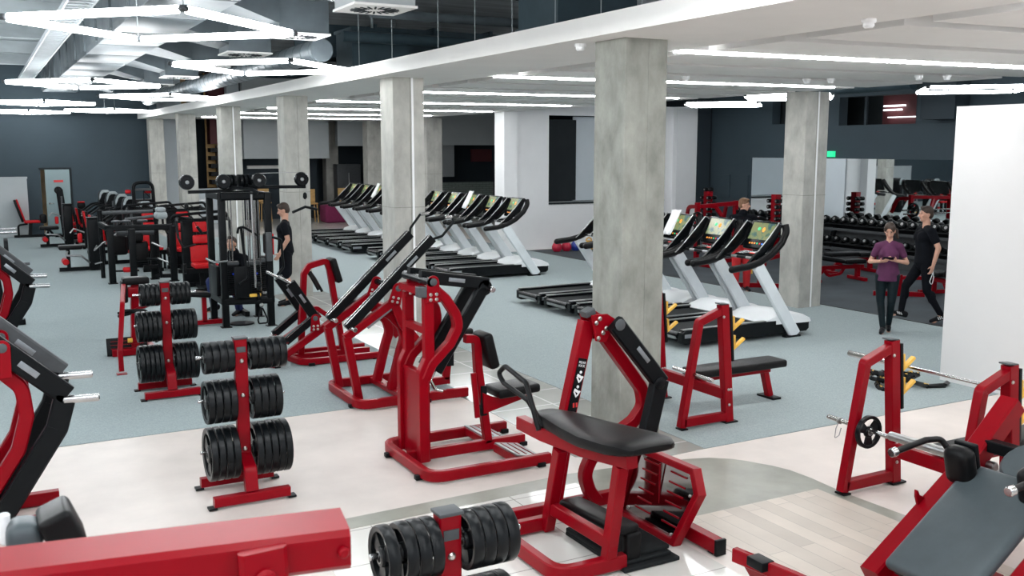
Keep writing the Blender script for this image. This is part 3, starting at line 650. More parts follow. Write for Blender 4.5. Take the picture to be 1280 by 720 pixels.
# ---- bench presses
def bench_press(name, label, y0, y1, benchy, lab_full=True):
    g = thing(name, label, 'weight bench', (6.6,(y0+y1)/2,0))
    for y in (y0,y1):
        MB().beam(path(y,[(6.50,1.24),(6.61,.02)]),.085,.10,EY).build('upright', RED, g)
        MB().beam(path(y,[(6.50,1.185),(6.20,1.08),(6.01,.03)]),.075,.075,EY,.03).build('rear_leg', RED, g)
        MB().beam(path(y,[(6.03,.075),(6.60,.075)]),.075,.085,EY).build('foot_rail', RED, g)
        MB().box((6.485,y,1.25),(.105,.088,.012),Matrix.Rotation(.09,4,'Y'),.003).build('end_cap', GREY, g)
        MB().bb(6.54,6.70,y-.06,y+.06,.008,.022).bb(5.98,6.06,y-.05,y+.05,.008,.022).build('base_foot', BLK, g)
        MB().box((6.60,y,.93),(.03,.085,.56),Matrix.Rotation(-.09,4,'Y'),.004).build('hook_rail', BLK, g)
        for z in (.78,.98):
            x = 6.64-(z-.93)*.09
            MB().beam([(x,y,z+.13),(x-.005+.01,y,z+.0),(x+.135,y,z+.085)],.045,.03,EY,.0).build('bar_hook', YEL, g)
        bolts([(6.48+.0,y-.045,z) for z in (1.12,)]+[(6.57,y-.045,.36),(6.60,y-.045,.36),(6.585,y-.045,.2)],(0,-1,0),.014,'bolt',g)
        MB().cyl((6.13,y-.32,.56),(6.13,y+.30,.57),.02,14,.005).build('weight_horn', CHR, g)
    MB().beam([(6.56,y0,.31),(6.56,y1,.31)],.07,.11,EX).build('cross_beam', RED, g)
    MB().beam(path(benchy,[(6.56,.34),(7.66,.34)]),.09,.06,EY).build('bench_rail', RED, g)
    MB().beam(path(benchy,[(7.60,.34),(7.69,.03)]),.075,.075,EY).build('bench_leg', RED, g)
    MB().bb(7.63,7.75,benchy-.13,benchy+.13,.008,.03).build('base_foot', BLK, g)
    MB().pad((7.18,benchy,.415),(1.26,.31,.085),.028).build('bench_pad', VIN, g)
    return g
bench_press('bench_press','red bench press with yellow bar hooks and empty hooks, right of the nearest column',7.52,8.62,8.07)
g = bench_press('bench_press','red bench press carrying a bare barbell, in front of the white partition',5.43,4.38,4.9)
b = thing('barbell','long chrome barbell lying across the uprights of the right-hand bench press','barbell',(6.72,5.2,1.02))
MB().cyl((6.695,5.62,.995),(6.695,4.18,.995),.0145,12).build('bar', CHR, b)
for s, y in ((1,5.62),(-1,4.18)):
    MB().cyl((6.695,y,.995),(6.695,y+s*.43,.995),.025,14,.004).build('sleeve', CHR, b); MB().cyl((6.695,y-.012,.995),(6.695,y+.012,.995),.037,14,.003).build('collar', CHR, b)

# ---- weight plates
def plate_mb(R0, w, axis=EX, c=(0,0,0), n=26):
    c = V(c); a = V(axis).normalized(); m = MB(); h = w/2
    m.lathe([(R0*.80,-h*.8),(R0*.97,-h),(R0,-h*.75),(R0,h*.75),(R0*.97,h),(R0*.80,h*.8),(R0*.78,0),(R0*.80,-h*.8)], c, a, n, False)
    m.lathe([(R0*.17,-h),(R0*.30,-h*.9),(R0*.34,-h*.5),(R0*.34,h*.5),(R0*.30,h*.9),(R0*.17,h),(R0*.17,-h)], c, a, n, False)
    u, w2, _ = frame(a)
    for k in range(3):
        t = 2*pi*k/3+.5; d = u*cos(t)+w2*sin(t); e = a.cross(d)
        pts = [(R0*.28,-R0*.20),(R0*.82,-R0*.34),(R0*.82,R0*.34),(R0*.28,R0*.20)]
        m.prism(pts, c, d, e, w*.42)
    return m
PROTO = {}
def plate(R0, w, loc, label, group):
    key = (R0, w)
    if key not in PROTO:
        o = plate_mb(R0, w).build('weight_plate', RUB); s = plate_mb(.001,.001)
        hub = MB().lathe([(R0*.17,-w*.52),(R0*.20,-w*.52),(R0*.20,w*.52),(R0*.17,w*.52),(R0*.17,-w*.52)],(0,0,0),EX,20,False).build('steel_bore', STEEL, o)
        PROTO[key] = o; o['category'] = 'weight plate'
    else:
        o = dup(PROTO[key], loc)
    o.location = loc; o['label'] = label; o['group'] = group; o['category'] = 'weight plate'
    return o
def weight_tree(cx, yf, label, where, pegs, rows):
    """post with three tiers of pegs; rows = list of (z, R, w, nleft, nright, gaps)"""
    g = thing('weight_tree', label, 'weight rack', (cx,yf+.25,0)); yp = yf+.23
    MB().beam(pathx(cx+.0,[(yf+.02,.10),(yf+.05,.26),(yp,.34),(yp,1.30)]),.10,.075,EX,.04).build('post', RED, g)
    MB().beam(pathx(cx,[(yp+.03,.40),(yf+.50,.10)]),.09,.06,EX).build('rear_strut', RED, g)
    MB().bb(cx-.055,cx+.055,yp-.05,yp+.05,1.295,1.31,.003).build('end_cap', GREY, g); MB().bb(cx-.035,cx+.035,yp-.042,yp-.036,1.19,1.235).build('name_tag', GREY, g)
    for yb in (yf,yf+.52):
        MB().beam([(cx-.30,yb,.06),(cx+.30,yb,.06)],.075,.075,EY).build('foot_bar', RED, g)
        for s in (-1,1): MB().bb(cx+s*.28,cx+s*.345,yb-.04,yb+.04,.008,.022).build('rubber_foot', BLK, g)
    bolts([(cx,yp-.04,z+.0) for z in (.40,.84,1.12)],(0,-1,0),.018,'bolt',g)
    for ti, (z, R0, w, nl, nr) in enumerate(rows):
        MB().cyl((cx-.345,yp,z),(cx+.345,yp,z),.0145 if ti else .0145,12,.004).build('peg', CHR, g)
        for side, n in ((-1,nl),(1,nr)):
            for k in range(n):
                p = w*1.12; x = cx + side*(.065 + w/2 + p*k)
                if where.startswith('front') and ti == 0 and side < 0 and k == n-1: x -= .022
                dep = 'outermost' if k == n-1 else ('innermost' if k == 0 else ORD[n-1-k]+' from outside')
                plate(R0, w, (x,yp,z-R0*.17+.0146), 'black plate on the %s %s peg of the %s, %s' % (('top','middle','bottom')[ti], 'left' if side < 0 else 'right', where, dep), 'plates on the weight trees')
    return g
rows = [(1.17,.128,.052,4,5),(.82,.175,.052,4,4),(.40,.215,.052,4,5)]
weight_tree(1.74,7.53,'red weight tree with three tiers of plates, middle one of three','middle weight tree',0,rows)
rows = [(1.17,.128,.046,4,4),(.82,.175,.046,5,5),(.40,.215,.046,5,5)]
weight_tree(1.76,11.26,'red weight tree farthest back, standing on the carpet','rear weight tree',0,rows)
rows = [(1.17,.128,.05,4,4),(.82,.175,.05,4,4),(.40,.215,.05,4,4)]
weight_tree(1.62,3.32,'red weight tree nearest the camera, cut by the bottom edge','front weight tree',0,rows)
plate(.135,.04,(6.13,5.33,.56),'single black plate on the lower horn of the right-hand bench press','loose plates')
GREY2 = mat('teal_grey_sticker', (.10,.14,.155), .45, noise=.5, nscale=30)
o = [x for x in COL.objects if x.get('label','').startswith('single black plate')][0]; o.rotation_euler = (0,0,pi/2); o.location = (6.13,5.30,.547)
tag(MB().tube([(6.13,5.60,.575),(6.10,5.61,.50),(6.08,5.60,.42),(6.13,5.60,.44),(6.15,5.60,.50)],.004,6,.01).lathe([(.021,-.012),(.028,-.012),(.028,.012),(.021,.012),(.021,-.012)],(6.13,5.60,.565),EY,14,False).build('spring_collar', STEEL), 'steel spring collar clipped on the plate horn of the right-hand bench press', 'collar')

# ---- hack squat (bottom right)
g = thing('hack_squat_machine', 'large red incline squat machine with grey back pad, bottom right corner', 'gym machine', (5.4,3.8,0))
for y in (4.15,3.32):
    MB().beam(path(y,[(4.90,.055),(5.72,.60),(6.22,1.04)]),.14,.14,EY,.06,.012).build('rail', RED, g)
    MB().beam(path(y,[(6.20,1.02),(6.30,.06)]),.085,.09,EY).build('rear_upright', RED, g)
    MB().beam(path(y,[(6.3,.06),(5.0,.06)]),.08,.09,EY).build('base_rail', RED, g)
    foot(g,[(6.2,y),(5.1,y)])
MB().beam([(6.28,4.15,.55),(6.28,3.32,.55)],.08,.08,EX).build('rear_crossbar', RED, g)
MB().box((5.04,4.095,.20),(.28,.004,.075),Matrix.Rotation(-.60,4,'Y'))
s = MB().box((5.03,4.17,.197),(.34,.085,.012),Matrix.Rotation(-.594,4,'Y')).build('instruction_sticker', GREY2, g)
q = MB()
for k in range(3): q.box((4.97+k*.06,4.205,.166+k*.04),(.016,.012,.014),Matrix.Rotation(-.594,4,'Y'))
q.build('sticker_marks', REDP, s)
dvec = V((.85,0,.575)).normalized(); nv = V((-dvec.z,0,dvec.x)); rot = Matrix.Rotation(-math.atan2(.575,.85),4,'Y')
c = V((5.30,3.735,.40))
MB().pad(c+nv*.06,(.96,.60,.085),.04,rot,4).build('back_pad', VING, g)
MB().box(c,(.92,.52,.03),rot,.006).build('pad_board', BLK, g)
hc = c+dvec*.62+nv*.06
MB().lathe([(.02,-.04),(.17,-.04),(.19,-.02),(.19,.02),(.17,.04),(.02,.04)],hc+V((.02,-.03,-.02)),nv,24).build('head_pad', VING, g)
for y in (4.02,3.50):
    p = V((5.53,y,.74)); MB().pad(p,(.14,.20,.27),.065,rot@Matrix.Rotation(.35,4,'Y'),4).build('shoulder_pad', VIN, g)
    MB().box(p+dvec*.08,(.04,.16,.22),rot@Matrix.Rotation(.35,4,'Y'),.01).build('pad_bracket', BLK, g)
    sg = 1 if y > 3.8 else -1
    MB().tube([p+V((.0,.06*sg,.05)),p+V((-.04,.13*sg,.15)),p+V((-.16,.15*sg,.155)),p+V((-.44,.15*sg,.12))],.021,10,.05).build('hand_grip', VIN, g)
    MB().cyl(p+V((-.44,.15*sg,.12)),p+V((-.49,.15*sg,.115)),.031,16,.006).build('chrome_knob', CHR, g)
    MB().cyl((5.9,y,.665),(5.9,y+sg*.88,.655),.034,16,.006).build('weight_horn', STEEL, g)
MB().beam([(5.92,4.1,.80),(5.92,3.37,.80)],.09,.08,EX).build('sled_crossbar', BLK, g)
MB().beam([(5.62,4.1,.60),(5.62,3.37,.60)],.06,.06,EX).build('pad_crossbar', BLK, g)
MB().prism([(5.43,.48),(5.37,.51),(5.35,.545),(5.335,.55),(5.335,.50),(5.36,.44)],(0,4.20,0),EX,EZ,.02,.003).build('safety_catch', RED, g)
# foot plate at the low end
fpm = MB().beam([(4.05,4.50,.25),(4.12,4.05,.25),(4.20,3.2,.25)],.05,.09,EX).build('footplate_rim', RED, g)
MB().prism([(0,0),(.10,.03),(1.35,0),(1.35,-.42),(.1,-.42)],(4.07,4.52,.27),(.11,-1,0),(-.45,0,.9),.015,.003).build('footplate', RED, g)
MB().bb(4.02,4.12,4.22,4.36,.24,.30,.006).build('black_stop', BLK, g)
MB().beam([(4.1,3.75,.07),(4.1,3.75,.30)],.09,.09,EX).build('footplate_post', RED, g)
MB().beam([(4.1,3.75,.05),(5.6,3.75,.05)],.09,.08,EY).build('centre_rail', RED, g)
MB().beam([(5.05,4.15,.06),(5.05,3.32,.06)],.08,.08,EX).build('front_crossbar', RED, g)

# ---- plate-loaded machines on the left edge
def left_machine(y0, dx, label):
    g = thing('lever_press_machine', label, 'gym machine', (-.2+dx,y0+.3,0)); X = lambda pts, y: [V((a+dx,y,b)) for a, b in pts]
    for y, da in ((y0,0),(y0+.46,.08)):
        b = MB().beam(X([(-.35,1.76+da),(.46,1.00+da)],y),.085,.15,EY,0,.014).build('upper_arm', BLK if y == y0 else GREY, g)  # far arm greyer: light on its top face is put into the colour
        badge(b,y-.046,(.22+dx,1.225+da),.75,.16,.045)
        MB().cyl((.43+dx,y-.02,.97+da),(.68+dx,y-.03,.965+da),.03,16,.008).build('weight_horn', CHR, g)
        MB().beam(X([(.45,1.0+da),(.38,.76+da),(-.05,.10)],y),.085,.15,EY,.05,.014).build('lower_arm', BLK, g)
        MB().beam(X([(-.30,1.36),(.02,1.24),(.17,1.08),(.19,.87),(.12,.62),(-.10,.28),(-.3,.06)],y+.06),.09,.10,EY,.16,.012,6).build('curved_tube', RED, g)
        MB().beam(X([(-.32,1.5),(-.32,.06)],y+.06),.09,.10,EY).build('upright', RED, g)
        MB().prism([(dx+.06+.055*cos(t),1.40+.055*sin(t)) for t in [pi*k/8 for k in range(9)]]+[(dx-.03,1.18),(dx+.11,1.18)],(0,y-.05,0),EX,EZ,.02,.004).build('pivot_bracket', RED, g)
        bolts([(.06+dx,y-.06,1.40)],(0,-1,0),.035,'pivot_cap',g)
        MB().beam(X([(-.6,.06),(.39,.06)],y0+.02 if y == y0 else y0+.56),.08,.10,EY).build('base_rail', RED, g)
    foot(g,[(.33+dx,y0+.0),(.33+dx,y0+.56),(-.5+dx,y0+.02)])
    MB().beam([(.02+dx,y0+.06,.06),(.02+dx,y0+.5,.06)],.08,.08,EX).build('cross_rail', RED, g)
    MB().beam([(-.3+dx,y0+.06,1.46),(-.3+dx,y0+.52,1.46)],.08,.08,EX).build('top_crossbar', RED, g)
    MB().pad((-.62+dx,y0+.3,.5),(.4,.36,.09),.03).build('seat', VIN, g); MB().beam([(-.62+dx,y0+.3,.08),(-.62+dx,y0+.3,.46)],.08,.08,EY).build('seat_post', RED, g)
    return g
left_machine(7.72,0,'red plate-loaded machine with black angled arms at left edge, nearer of two')
left_machine(14.45,.06,'red plate-loaded machine with black angled arms at left edge, farther of two')

# ---- red machine top beam in the foreground (bottom left)
g = thing('foreground_press_machine', 'blurred red machine with box-section top beam across the bottom left corner', 'gym machine', (.4,1.9,0))
MB().beam([(-.7,2.13,1.985),(.63,1.90,1.985)],.15,.085,(.17,.985,0),0,.012).build('top_beam', RED, g)
MB().beam([(.44,1.842,2.018),(.46,1.812,1.3),(.40,1.812,.1)],.095,.03,EX,0,.012).build('hanger_plate', RED, g)
MB().lathe([(.022,0),(.022,.008),(.014,.016)],(.44,1.827,1.963),(0,-1,0),14).build('red_bolt', RED, g); MB().lathe([(.012,0),(.012,.006),(.008,.010)],(.60,1.826,1.985),(0,-1,0),12).build('red_bolt', RED, g)
MB().beam([(-.55,2.1,1.9),(-.55,2.1,.05)],.1,.1,EX).build('upright', RED, g); MB().beam([(.40,1.83,.06),(.40,2.3,.06)],.09,.09,EX).build('foot_rail', RED, g)
MB().beam([(-.6,2.1,.06),(.40,2.1,.06)],.09,.09,EY).build('base_rail', RED, g)
MB().pad((.035,2.33,1.95),(.075,.10,.075),.03,Matrix.Rotation(.1,4,'Y'),4).build('grey_roller_pad', VING, g)
MB().pad((.11,2.33,1.955),(.075,.13,.10),.016,Matrix.Rotation(-.38,4,'Y'),3).build('black_shoulder_pad', VIN, g)
MB().cyl((-.3,2.33,1.90),(.12,2.33,1.90),.016).build('pad_bar', STEEL, g); MB().beam([(-.3,2.06,1.94),(-.3,2.34,1.90)],.05,.05,EX).build('pad_arm', RED, g)
MB().cyl((-.002,2.35,1.93),(-.002,2.35,2.0),.012,12,.003).build('white_post', WPL, g)

# ---- standing calf machine behind the rear tree
g = thing('calf_raise_machine', 'red standing machine with slotted footplate behind the rear weight tree', 'gym machine', (1.7,13.6,0))
MB().beam(path(14.0,[(1.72,.04),(1.76,.98)]),.11,.10,EY).build('column', RED, g)
MB().beam([(1.40,12.78,.04),(1.40,12.82,.30),(1.50,13.2,.82),(1.60,13.85,.97)],.06,.06,EX,.08).build('front_leg', RED, g)
MB().bb(1.34,1.46,12.72,12.82,.008,.022).build('base_foot', RED, g)
MB().bb(1.66,1.88,13.90,14.05,.80,.94,.008).build('head_block', RED, g); MB().pad((1.77,13.98,1.02),(.34,.22,.10),.03).build('shoulder_pad', VIN, g); MB().pad((1.62,13.98,.88),(.08,.2,.3),.03).build('side_pad', VIN, g)
p = MB().box((1.62,13.98,.13),(.52,.05,.24),Matrix.Rotation(-.25,4,'X'),.005).build('footplate', BLK, g); s = MB()
for k in range(4): s.box((1.62,13.945-.012*0,.06+k*.05),(.42,.012,.008),Matrix.Rotation(-.25,4,'X'))
s.build('footplate_slots', RED, p)
MB().beam([(1.42,13.90,.06),(2.0,13.90,.06)],.07,.09,EY).build('base_bar', RED, g); MB().beam([(1.95,13.2,.06),(1.95,14.4,.06)],.07,.09,EX).build('base_rail', RED, g)
MB().tube([(1.92,13.3,.28),(1.86,13.3,.42),(1.80,13.3,.70),(1.52,13.25,.72)],.03,8,.08).build('lever', BLK, g)
for z in (.69,.73): MB().cyl((1.60,13.2+z*.05,z),(1.44,13.2,z-.02),.018,10,.004).build('hand_grip', BLK, g)
MB().cyl((1.95,13.3,.85),(2.25,13.3,.86),.016,10,.004).build('weight_horn', CHR, g); MB().beam([(1.72,13.95,.6),(2.0,13.3,.85)],.05,.06,EZ).build('horn_arm', RED, g)
for x in (1.62,1.82): MB().cyl((x,13.88,.22),(x+.06,13.88,.22),.03,10).build('yellow_knob', YEL, g)

# ---- battle rope on the carpet
for i in range(1):
    pts = []; rnd = random.Random(i+3)
    for k in range(78):
        t = k/77; a = t*2*pi*4.6 + i*1.3
        pts.append(V((9.42+(.30+.08*sin(a*.37))*cos(a)*(1-.2*t)+.10*i, 7.82-.42*i*.3+.22*sin(a*1.13+.4)*(1-.1*t), .03+.028*(k//17)+.03*i)))
    pts += [V((9.62+.1*i,7.50-.1*i,.03)),V((9.82+.08*i,7.42-.06*i,.03)),V((9.98,7.50-.1*i,.03))] if i == 0 else [V((9.3,8.1,.03)),V((9.15,8.05,.03))]
    P = fillet(pts,.05,3); r = thing('battle_rope', 'coiled black battle rope with yellow flecks lying on the carpet by the partition', 'rope', (9.45,7.8,0))
    m = MB(); n = 9; rings = []
    for j, p in enumerate(P):
        t = (P[min(j+1,len(P)-1)]-P[max(j-1,0)]).normalized(); b = EZ.cross(t).normalized(); u = t.cross(b)
        rings.append([p + (b*cos(2*pi*k/n+j*.5)+u*sin(2*pi*k/n+j*.5))*(.026+.006*cos(3*(2*pi*k/n))) for k in range(n)])
    m.add([q for rr in rings for q in rr],[(a*n+k,a*n+(k+1)%n,(a+1)*n+(k+1)%n,(a+1)*n+k) for a in range(len(P)-1) for k in range(n)]); m.build('rope', RUB, r)
    f = MB()
    for j in range(3,len(P)-2,9):
        t = (P[j+1]-P[j-1]).normalized(); f.beam([P[j]-t*.022+V((0,0,.024)),P[j]+t*.022+V((.012,0,.024))],.016,.012,EZ.cross(t),bev=.003)
    f.build('yellow_flecks', YEL, r)
# ------------------------------------------------------------------ treadmills (front towards +X)
def make_treadmill():
    g = thing('treadmill', '', 'treadmill', (0,0,0))
    for s in (-1,1):
        y = s*.375
        MB().prism([(.0,.10),(.05,.07),(1.75,.07),(1.75,.27),(1.2,.275),(.05,.27),(.0,.24)],(0,y,0),EX,EZ,.11,.012).build('side_rail', BLKG, g)
        MB().bb(.03,1.72,y-.035,y+.035,.272,.284,.003).build('foot_board', STEEL, g)
    b = MB().bb(.02,1.75,-.32,.32,.14,.235).build('running_belt', RUBM, g)
    MB().cyl((.03,-.32,.19),(.03,.32,.19),.05,14).build('rear_roller', BLKG, g)
    MB().pad((.0,0,.17),(.035,.60,.075),.012).build('rear_strip', STEEL, g)
    MB().pad((.16,-.434,.19),(.24,.01,.055),.004).build('badge', SIL, g)
    MB().prism([(1.55,.06),(2.40,.06),(2.45,.10),(2.45,.22),(1.55,.24)],(0,0,0),EX,EZ,.80,.02).build('hood_base', BLKG, g)
    hp = [(1.52,.25),(1.60,.31),(1.80,.375),(2.05,.375),(2.30,.33),(2.43,.27),(2.455,.21),(2.40,.20),(1.55,.22)]
    m = MB(); taper = []
    for y, k in ((-.42,.86),(-.395,.95),(-.33,1),(0,1.03),(.33,1),(.395,.95),(.42,.86)): taper.append([V((1.52+(x-1.52)*(.97+.03*k),y,.2+(z-.2)*k)) for x, z in hp])
    n = len(hp); m.add([q for r in taper for q in r],[(a*n+k,a*n+(k+1)%n,(a+1)*n+(k+1)%n,(a+1)*n+k) for a in range(6) for k in range(n)]+[tuple(range(n)),tuple(6*n+k for k in range(n))])
    m.build('motor_hood', WPL, g, 50)
    for s in (-1,1):
        y = s*.432
        MB().beam([(2.12,y,.03),(1.33,y,1.12)],.065,.20,EY,0,.02).build('upright', ALU, g)
        MB().bb(1.9,2.2,y-.045,y+.045,.0,.035,.008).build('base_foot', BLK, g)
        rp = [(.86,y,1.085),(1.15,y,1.11),(1.36,y,1.155),(1.58,y,1.26),(1.78,y,1.42),(1.90,y*.93,1.58),(1.90,y*.85,1.68)]
        MB().tube(rp,.053,12,.15).sph(rp[0],.053,12,8).build('handrail', VIN, g)
        MB().prism([(1.22,1.15),(1.50,1.24),(1.74,1.46),(1.86,1.68),(1.80,1.70),(1.62,1.50),(1.40,1.30)],(0,y*.80,0),EX,EZ,.045,.008).build('arm_fairing', BLKG, g)
        MB().tube([(1.40,y*.8,1.30),(1.62,y*.8,1.51),(1.81,y*.78,1.71)],.009,6,.1).build('chrome_trim', STEEL, g)
    MB().cyl((1.42,-.42,1.20),(1.42,.42,1.20),.022,12).build('front_handlebar', BLK, g)
    for s in (-1,1): MB().cyl((1.42,s*.10,1.20),(1.42,s*.22,1.20),.0235,12).build('pulse_grip', STEEL, g)
    # console: tilted back, facing the runner (-X, up)
    t = -.46; Rm = Matrix.Rotation(t,4,'Y').inverted(); cc = V((1.80,0,1.50)); Q = Rm.to_3x3()
    c = MB().pad(cc,(.06,.60,.46),.028,Rm,3).build('console', BLKG, g)
    s = MB().box(cc+Q@V((-.032,0,.055)),(.004,.47,.27),Rm).build('screen', SCREEN, c)
    q = MB()
    for y, z, r in ((.07,.09,.055),): q.sph(cc+Q@V((-.035,y,z)),(.004,r*.6,r*.5),12,6,Rm)
    q.build('green_patch', GRNP, s); MB().sph(cc+Q@V((-.035,-.03,.08)),(.004,.03,.04),12,6,Rm).build('orange_patch', ORP, s)
    for k, m in enumerate((ORP,ORP,ORP,GRNP,REDB,BLUB,BLUB)): MB().sph(cc+Q@V((-.033,.16-.053*k,-.145)),(.004,.017,.014),10,6,Rm).build('key', m, c)
    MB().pad((1.66,0,1.235),(.12,.10,.03),.01).build('stop_button', REDB, g)
    MB().box((1.62,0,1.23),(.20,.56,.03),Matrix.Rotation(-.2,4,'Y'),.01).build('tray', BLKG, g)
    return g
GRNP = mat('console_green', (.02,.3,.12), .3, emit=(.02,.45,.16), estr=.6); ORP = mat('console_orange', (.6,.2,.03), .3, emit=(.8,.28,.03), estr=.6)
REDB = mat('console_red', (.55,.03,.02), .3, emit=(.6,.03,.02), estr=.3); BLUB = mat('console_blue', (.02,.12,.6), .3, emit=(.02,.15,.8), estr=.6)
tm = make_treadmill(); first = True
def spot(x, y, lab, grp):
    global first
    if first: tm.location = (x,y,0); tm['label'] = lab; tm['group'] = grp; first = False; return tm
    return dup(tm, (x,y,0), lab, grp)
n5 = ['nearest','second from the camera','third from the camera','fourth from the camera','farthest']
for i in range(5): spot(8.47, 11.05+.99*i, 'treadmill in the right-hand row behind the nearest column, '+n5[i], 'treadmills, right-hand row')
for i in range(5): spot(8.60, 19.03+1.05*i, 'treadmill in the middle row right of the second column, '+n5[i], 'treadmills, middle row')
for i in range(5): spot(8.50, 24.95+1.1*i, 'treadmill in the far row left of the second column, '+n5[i], 'treadmills, far row')
def towel(x, y, lab):
    t = MB(); n = 7; g = []
    for i in range(n):
        for j in range(n):
            a, b = i/(n-1)-.5, j/(n-1); g.append(V((x-.02+.21*b+.012*sin(9*a+4*b), y+a*(.16+.10*b), 1.36+.40*b+.008*cos(11*a+b*5))))
    t.add(g+[p+V((-.02,0,.012)) for p in g],[(i*n+j,i*n+j+1,(i+1)*n+j+1,(i+1)*n+j) for i in range(n-1) for j in range(n-1)]+[(n*n+i*n+j,n*n+(i+1)*n+j,n*n+(i+1)*n+j+1,n*n+i*n+j+1) for i in range(n-1) for j in range(n-1)]
      +[(k*n,(k+1)*n,n*n+(k+1)*n,n*n+k*n) for k in range(n-1)]+[(k*n+n-1,n*n+k*n+n-1,n*n+(k+1)*n+n-1,(k+1)*n+n-1) for k in range(n-1)]+[(k,n*n+k,n*n+k+1,k+1) for k in range(n-1)]+[((n-1)*n+k,(n-1)*n+k+1,n*n+(n-1)*n+k+1,n*n+(n-1)*n+k) for k in range(n-1)])
    return tag(t.build('towel', WHITE, None, 80), lab, 'towel', 'white towels on consoles')
towel(8.47+1.66, 11.05+.99*2+.12, 'white towel over the third console from the camera in the right-hand treadmill row')
towel(8.60+1.66, 21.13+.14, 'white towel over the third console from the camera in the middle treadmill row')
towel(8.50+1.66, 27.15+.1, 'white towel over a console in the far treadmill row beside the second column')

# ------------------------------------------------------------------ cable tower
g = thing('cable_tower', 'tall black multi-station cable tower with long top arms and chrome guide rods', 'gym machine', (3.6,15.8,0))
for x, y in ((3.26,15.42),(3.93,15.25),(3.26,16.3),(3.97,16.2)):
    MB().bb(x-.05,x+.05,y-.05,y+.05,.02,2.12,.008).build('upright', BLK, g); MB().bb(x-.08,x+.08,y-.07,y+.07,.008,.02).build('foot_plate', BLK, g)
MB().beam([(3.24,15.34,2.06),(3.98,15.30,2.06)],.12,.14,EZ,0,.03).beam([(3.24,16.3,2.06),(3.98,16.2,2.06)],.1,.12,EZ).beam([(3.26,15.4,2.06),(3.26,16.3,2.06)],.1,.12,EZ).beam([(3.95,15.3,2.06),(3.95,16.3,2.06)],.1,.12,EZ).build('top_frame', BLK, g)
MB().beam([(3.26,15.42,.42),(3.95,15.25,.42)],.11,.13,EZ,0,.03).beam([(3.26,15.4,.42),(3.26,16.3,.42)],.1,.12,EZ).beam([(3.95,15.3,.42),(3.95,16.2,.42)],.1,.12,EZ).build('lower_frame', BLK, g)
MB().beam([(2.76,15.34,2.14),(3.3,15.32,2.15),(3.6,15.5,2.2)],.05,.06,EZ).build('left_arm', BLK, g)
MB().beam([(3.6,15.5,2.22),(3.8,15.3,2.20),(4.56,15.3,2.19)],.05,.06,EZ).build('right_arm', BLK, g)
MB().beam([(3.40,15.3,2.2),(3.65,15.0,2.17),(3.72,14.95,2.12)],.05,.05,EZ).build('front_arm', BLK, g)
for x, z in ((2.74,2.29),(3.28,2.29),(3.82,2.30),(4.50,2.31)):
    MB().lathe([(.03,-.05),(.10,-.05),(.115,-.02),(.115,.02),(.10,.05),(.03,.05)],(x,15.3,z),EY,22).build('pulley', BLKG, g); MB().lathe([(.0,0),(.03,.0),(.02,.012)],(x,15.248,z),(0,-1,0),10).build('pulley_cap', STEEL, g)
for i, x in enumerate((3.32,3.39,3.46,3.56,3.63,3.70)):
    MB().lathe([(.03,-.022),(.105,-.022),(.105,.022),(.03,.022)],(x,15.45,2.29),V((1,.25,0)),18).build('pulley', BLKG, g)
MB().tube([(3.82,15.3,2.41),(4.5,15.3,2.42)],.006,6).tube([(4.60,15.3,2.31),(4.55,15.3,1.90)],.005,6).tube([(2.72,15.3,2.28),(2.72,15.3,1.95)],.005,6).build('cable', STEEL, g)
MB().lathe([(.01,.05),(.03,.03),(.035,-.03),(.01,-.06)],(4.55,15.3,2.05),EZ,12).lathe([(.01,.05),(.03,.03),(.035,-.03),(.01,-.06)],(2.72,15.3,1.93),EZ,12).build('cable_stop', BLK, g)
MB().tube([(4.33,15.26,1.79),(4.55,15.3,1.87),(4.76,15.36,1.82)],.022,8,.02).build('v_bar_handle', BLK, g)
MB().cyl((2.86,15.3,1.62),(2.94,15.3,1.50),.022,10).tube([(2.72,15.3,1.93),(2.86,15.3,1.62)],.004,6).build('left_grip', BLK, g)
for sx, sy in ((3.38,15.52),(3.72,15.42),(3.86,15.72)):
    for d in (-.045,.045): MB().cyl((sx+d,sy,.45),(sx+d,sy,2.02),.011,10).build('guide_rod', CHR, g)
    MB().cyl((sx,sy,.9),(sx,sy,2.05),.007,8).build('lift_cable', CHR, g)
    st = MB()
    for k in range(14): st.bb(sx-.12,sx+.12,sy-.06,sy+.06,.50+k*.034,.531+k*.034,.003)
    st.build('weight_stack', BLK, g); MB().bb(sx-.125,sx+.125,sy-.065,sy+.065,.98,1.03,.004).build('stack_cap', GREY, g)
    MB().sph((sx+.03,sy-.07,.84),.018,10,8).build('selector_knob', LEDB, g)
for x in (3.56,3.62,3.80): MB().cyl((x,15.3,.5),(x,15.3,2.02),.009,8).build('guide_rod', CHR, g)
MB().cyl((3.655,15.05,.66),(3.64,15.05,2.1),.02,10).build('front_guide_rod', CHR, g)
MB().bb(3.36,3.62,15.16,15.2,.50,.98,.01).build('stack_shroud', BLK, g); MB().pad((3.66,15.12,.53),(.18,.04,.05),.015).build('yellow_plate', YEL, g)
MB().bb(3.18,3.24,15.6,16.1,.48,.95,.01).build('side_shroud', BLK, g); MB().bb(3.86,3.95,15.12,15.16,1.05,1.50,.006).build('info_panel', GREY, g)
MB().tube([(3.96,15.2,1.42),(4.10,15.15,1.38),(4.12,15.12,.95),(4.02,15.14,.82)],.02,8,.05).build('side_handle', BLK, g)
MB().tube([(2.98,15.35,1.12),(3.10,15.3,1.06),(3.30,15.3,1.07)],.018,8,.03).build('left_handle', CHR, g)
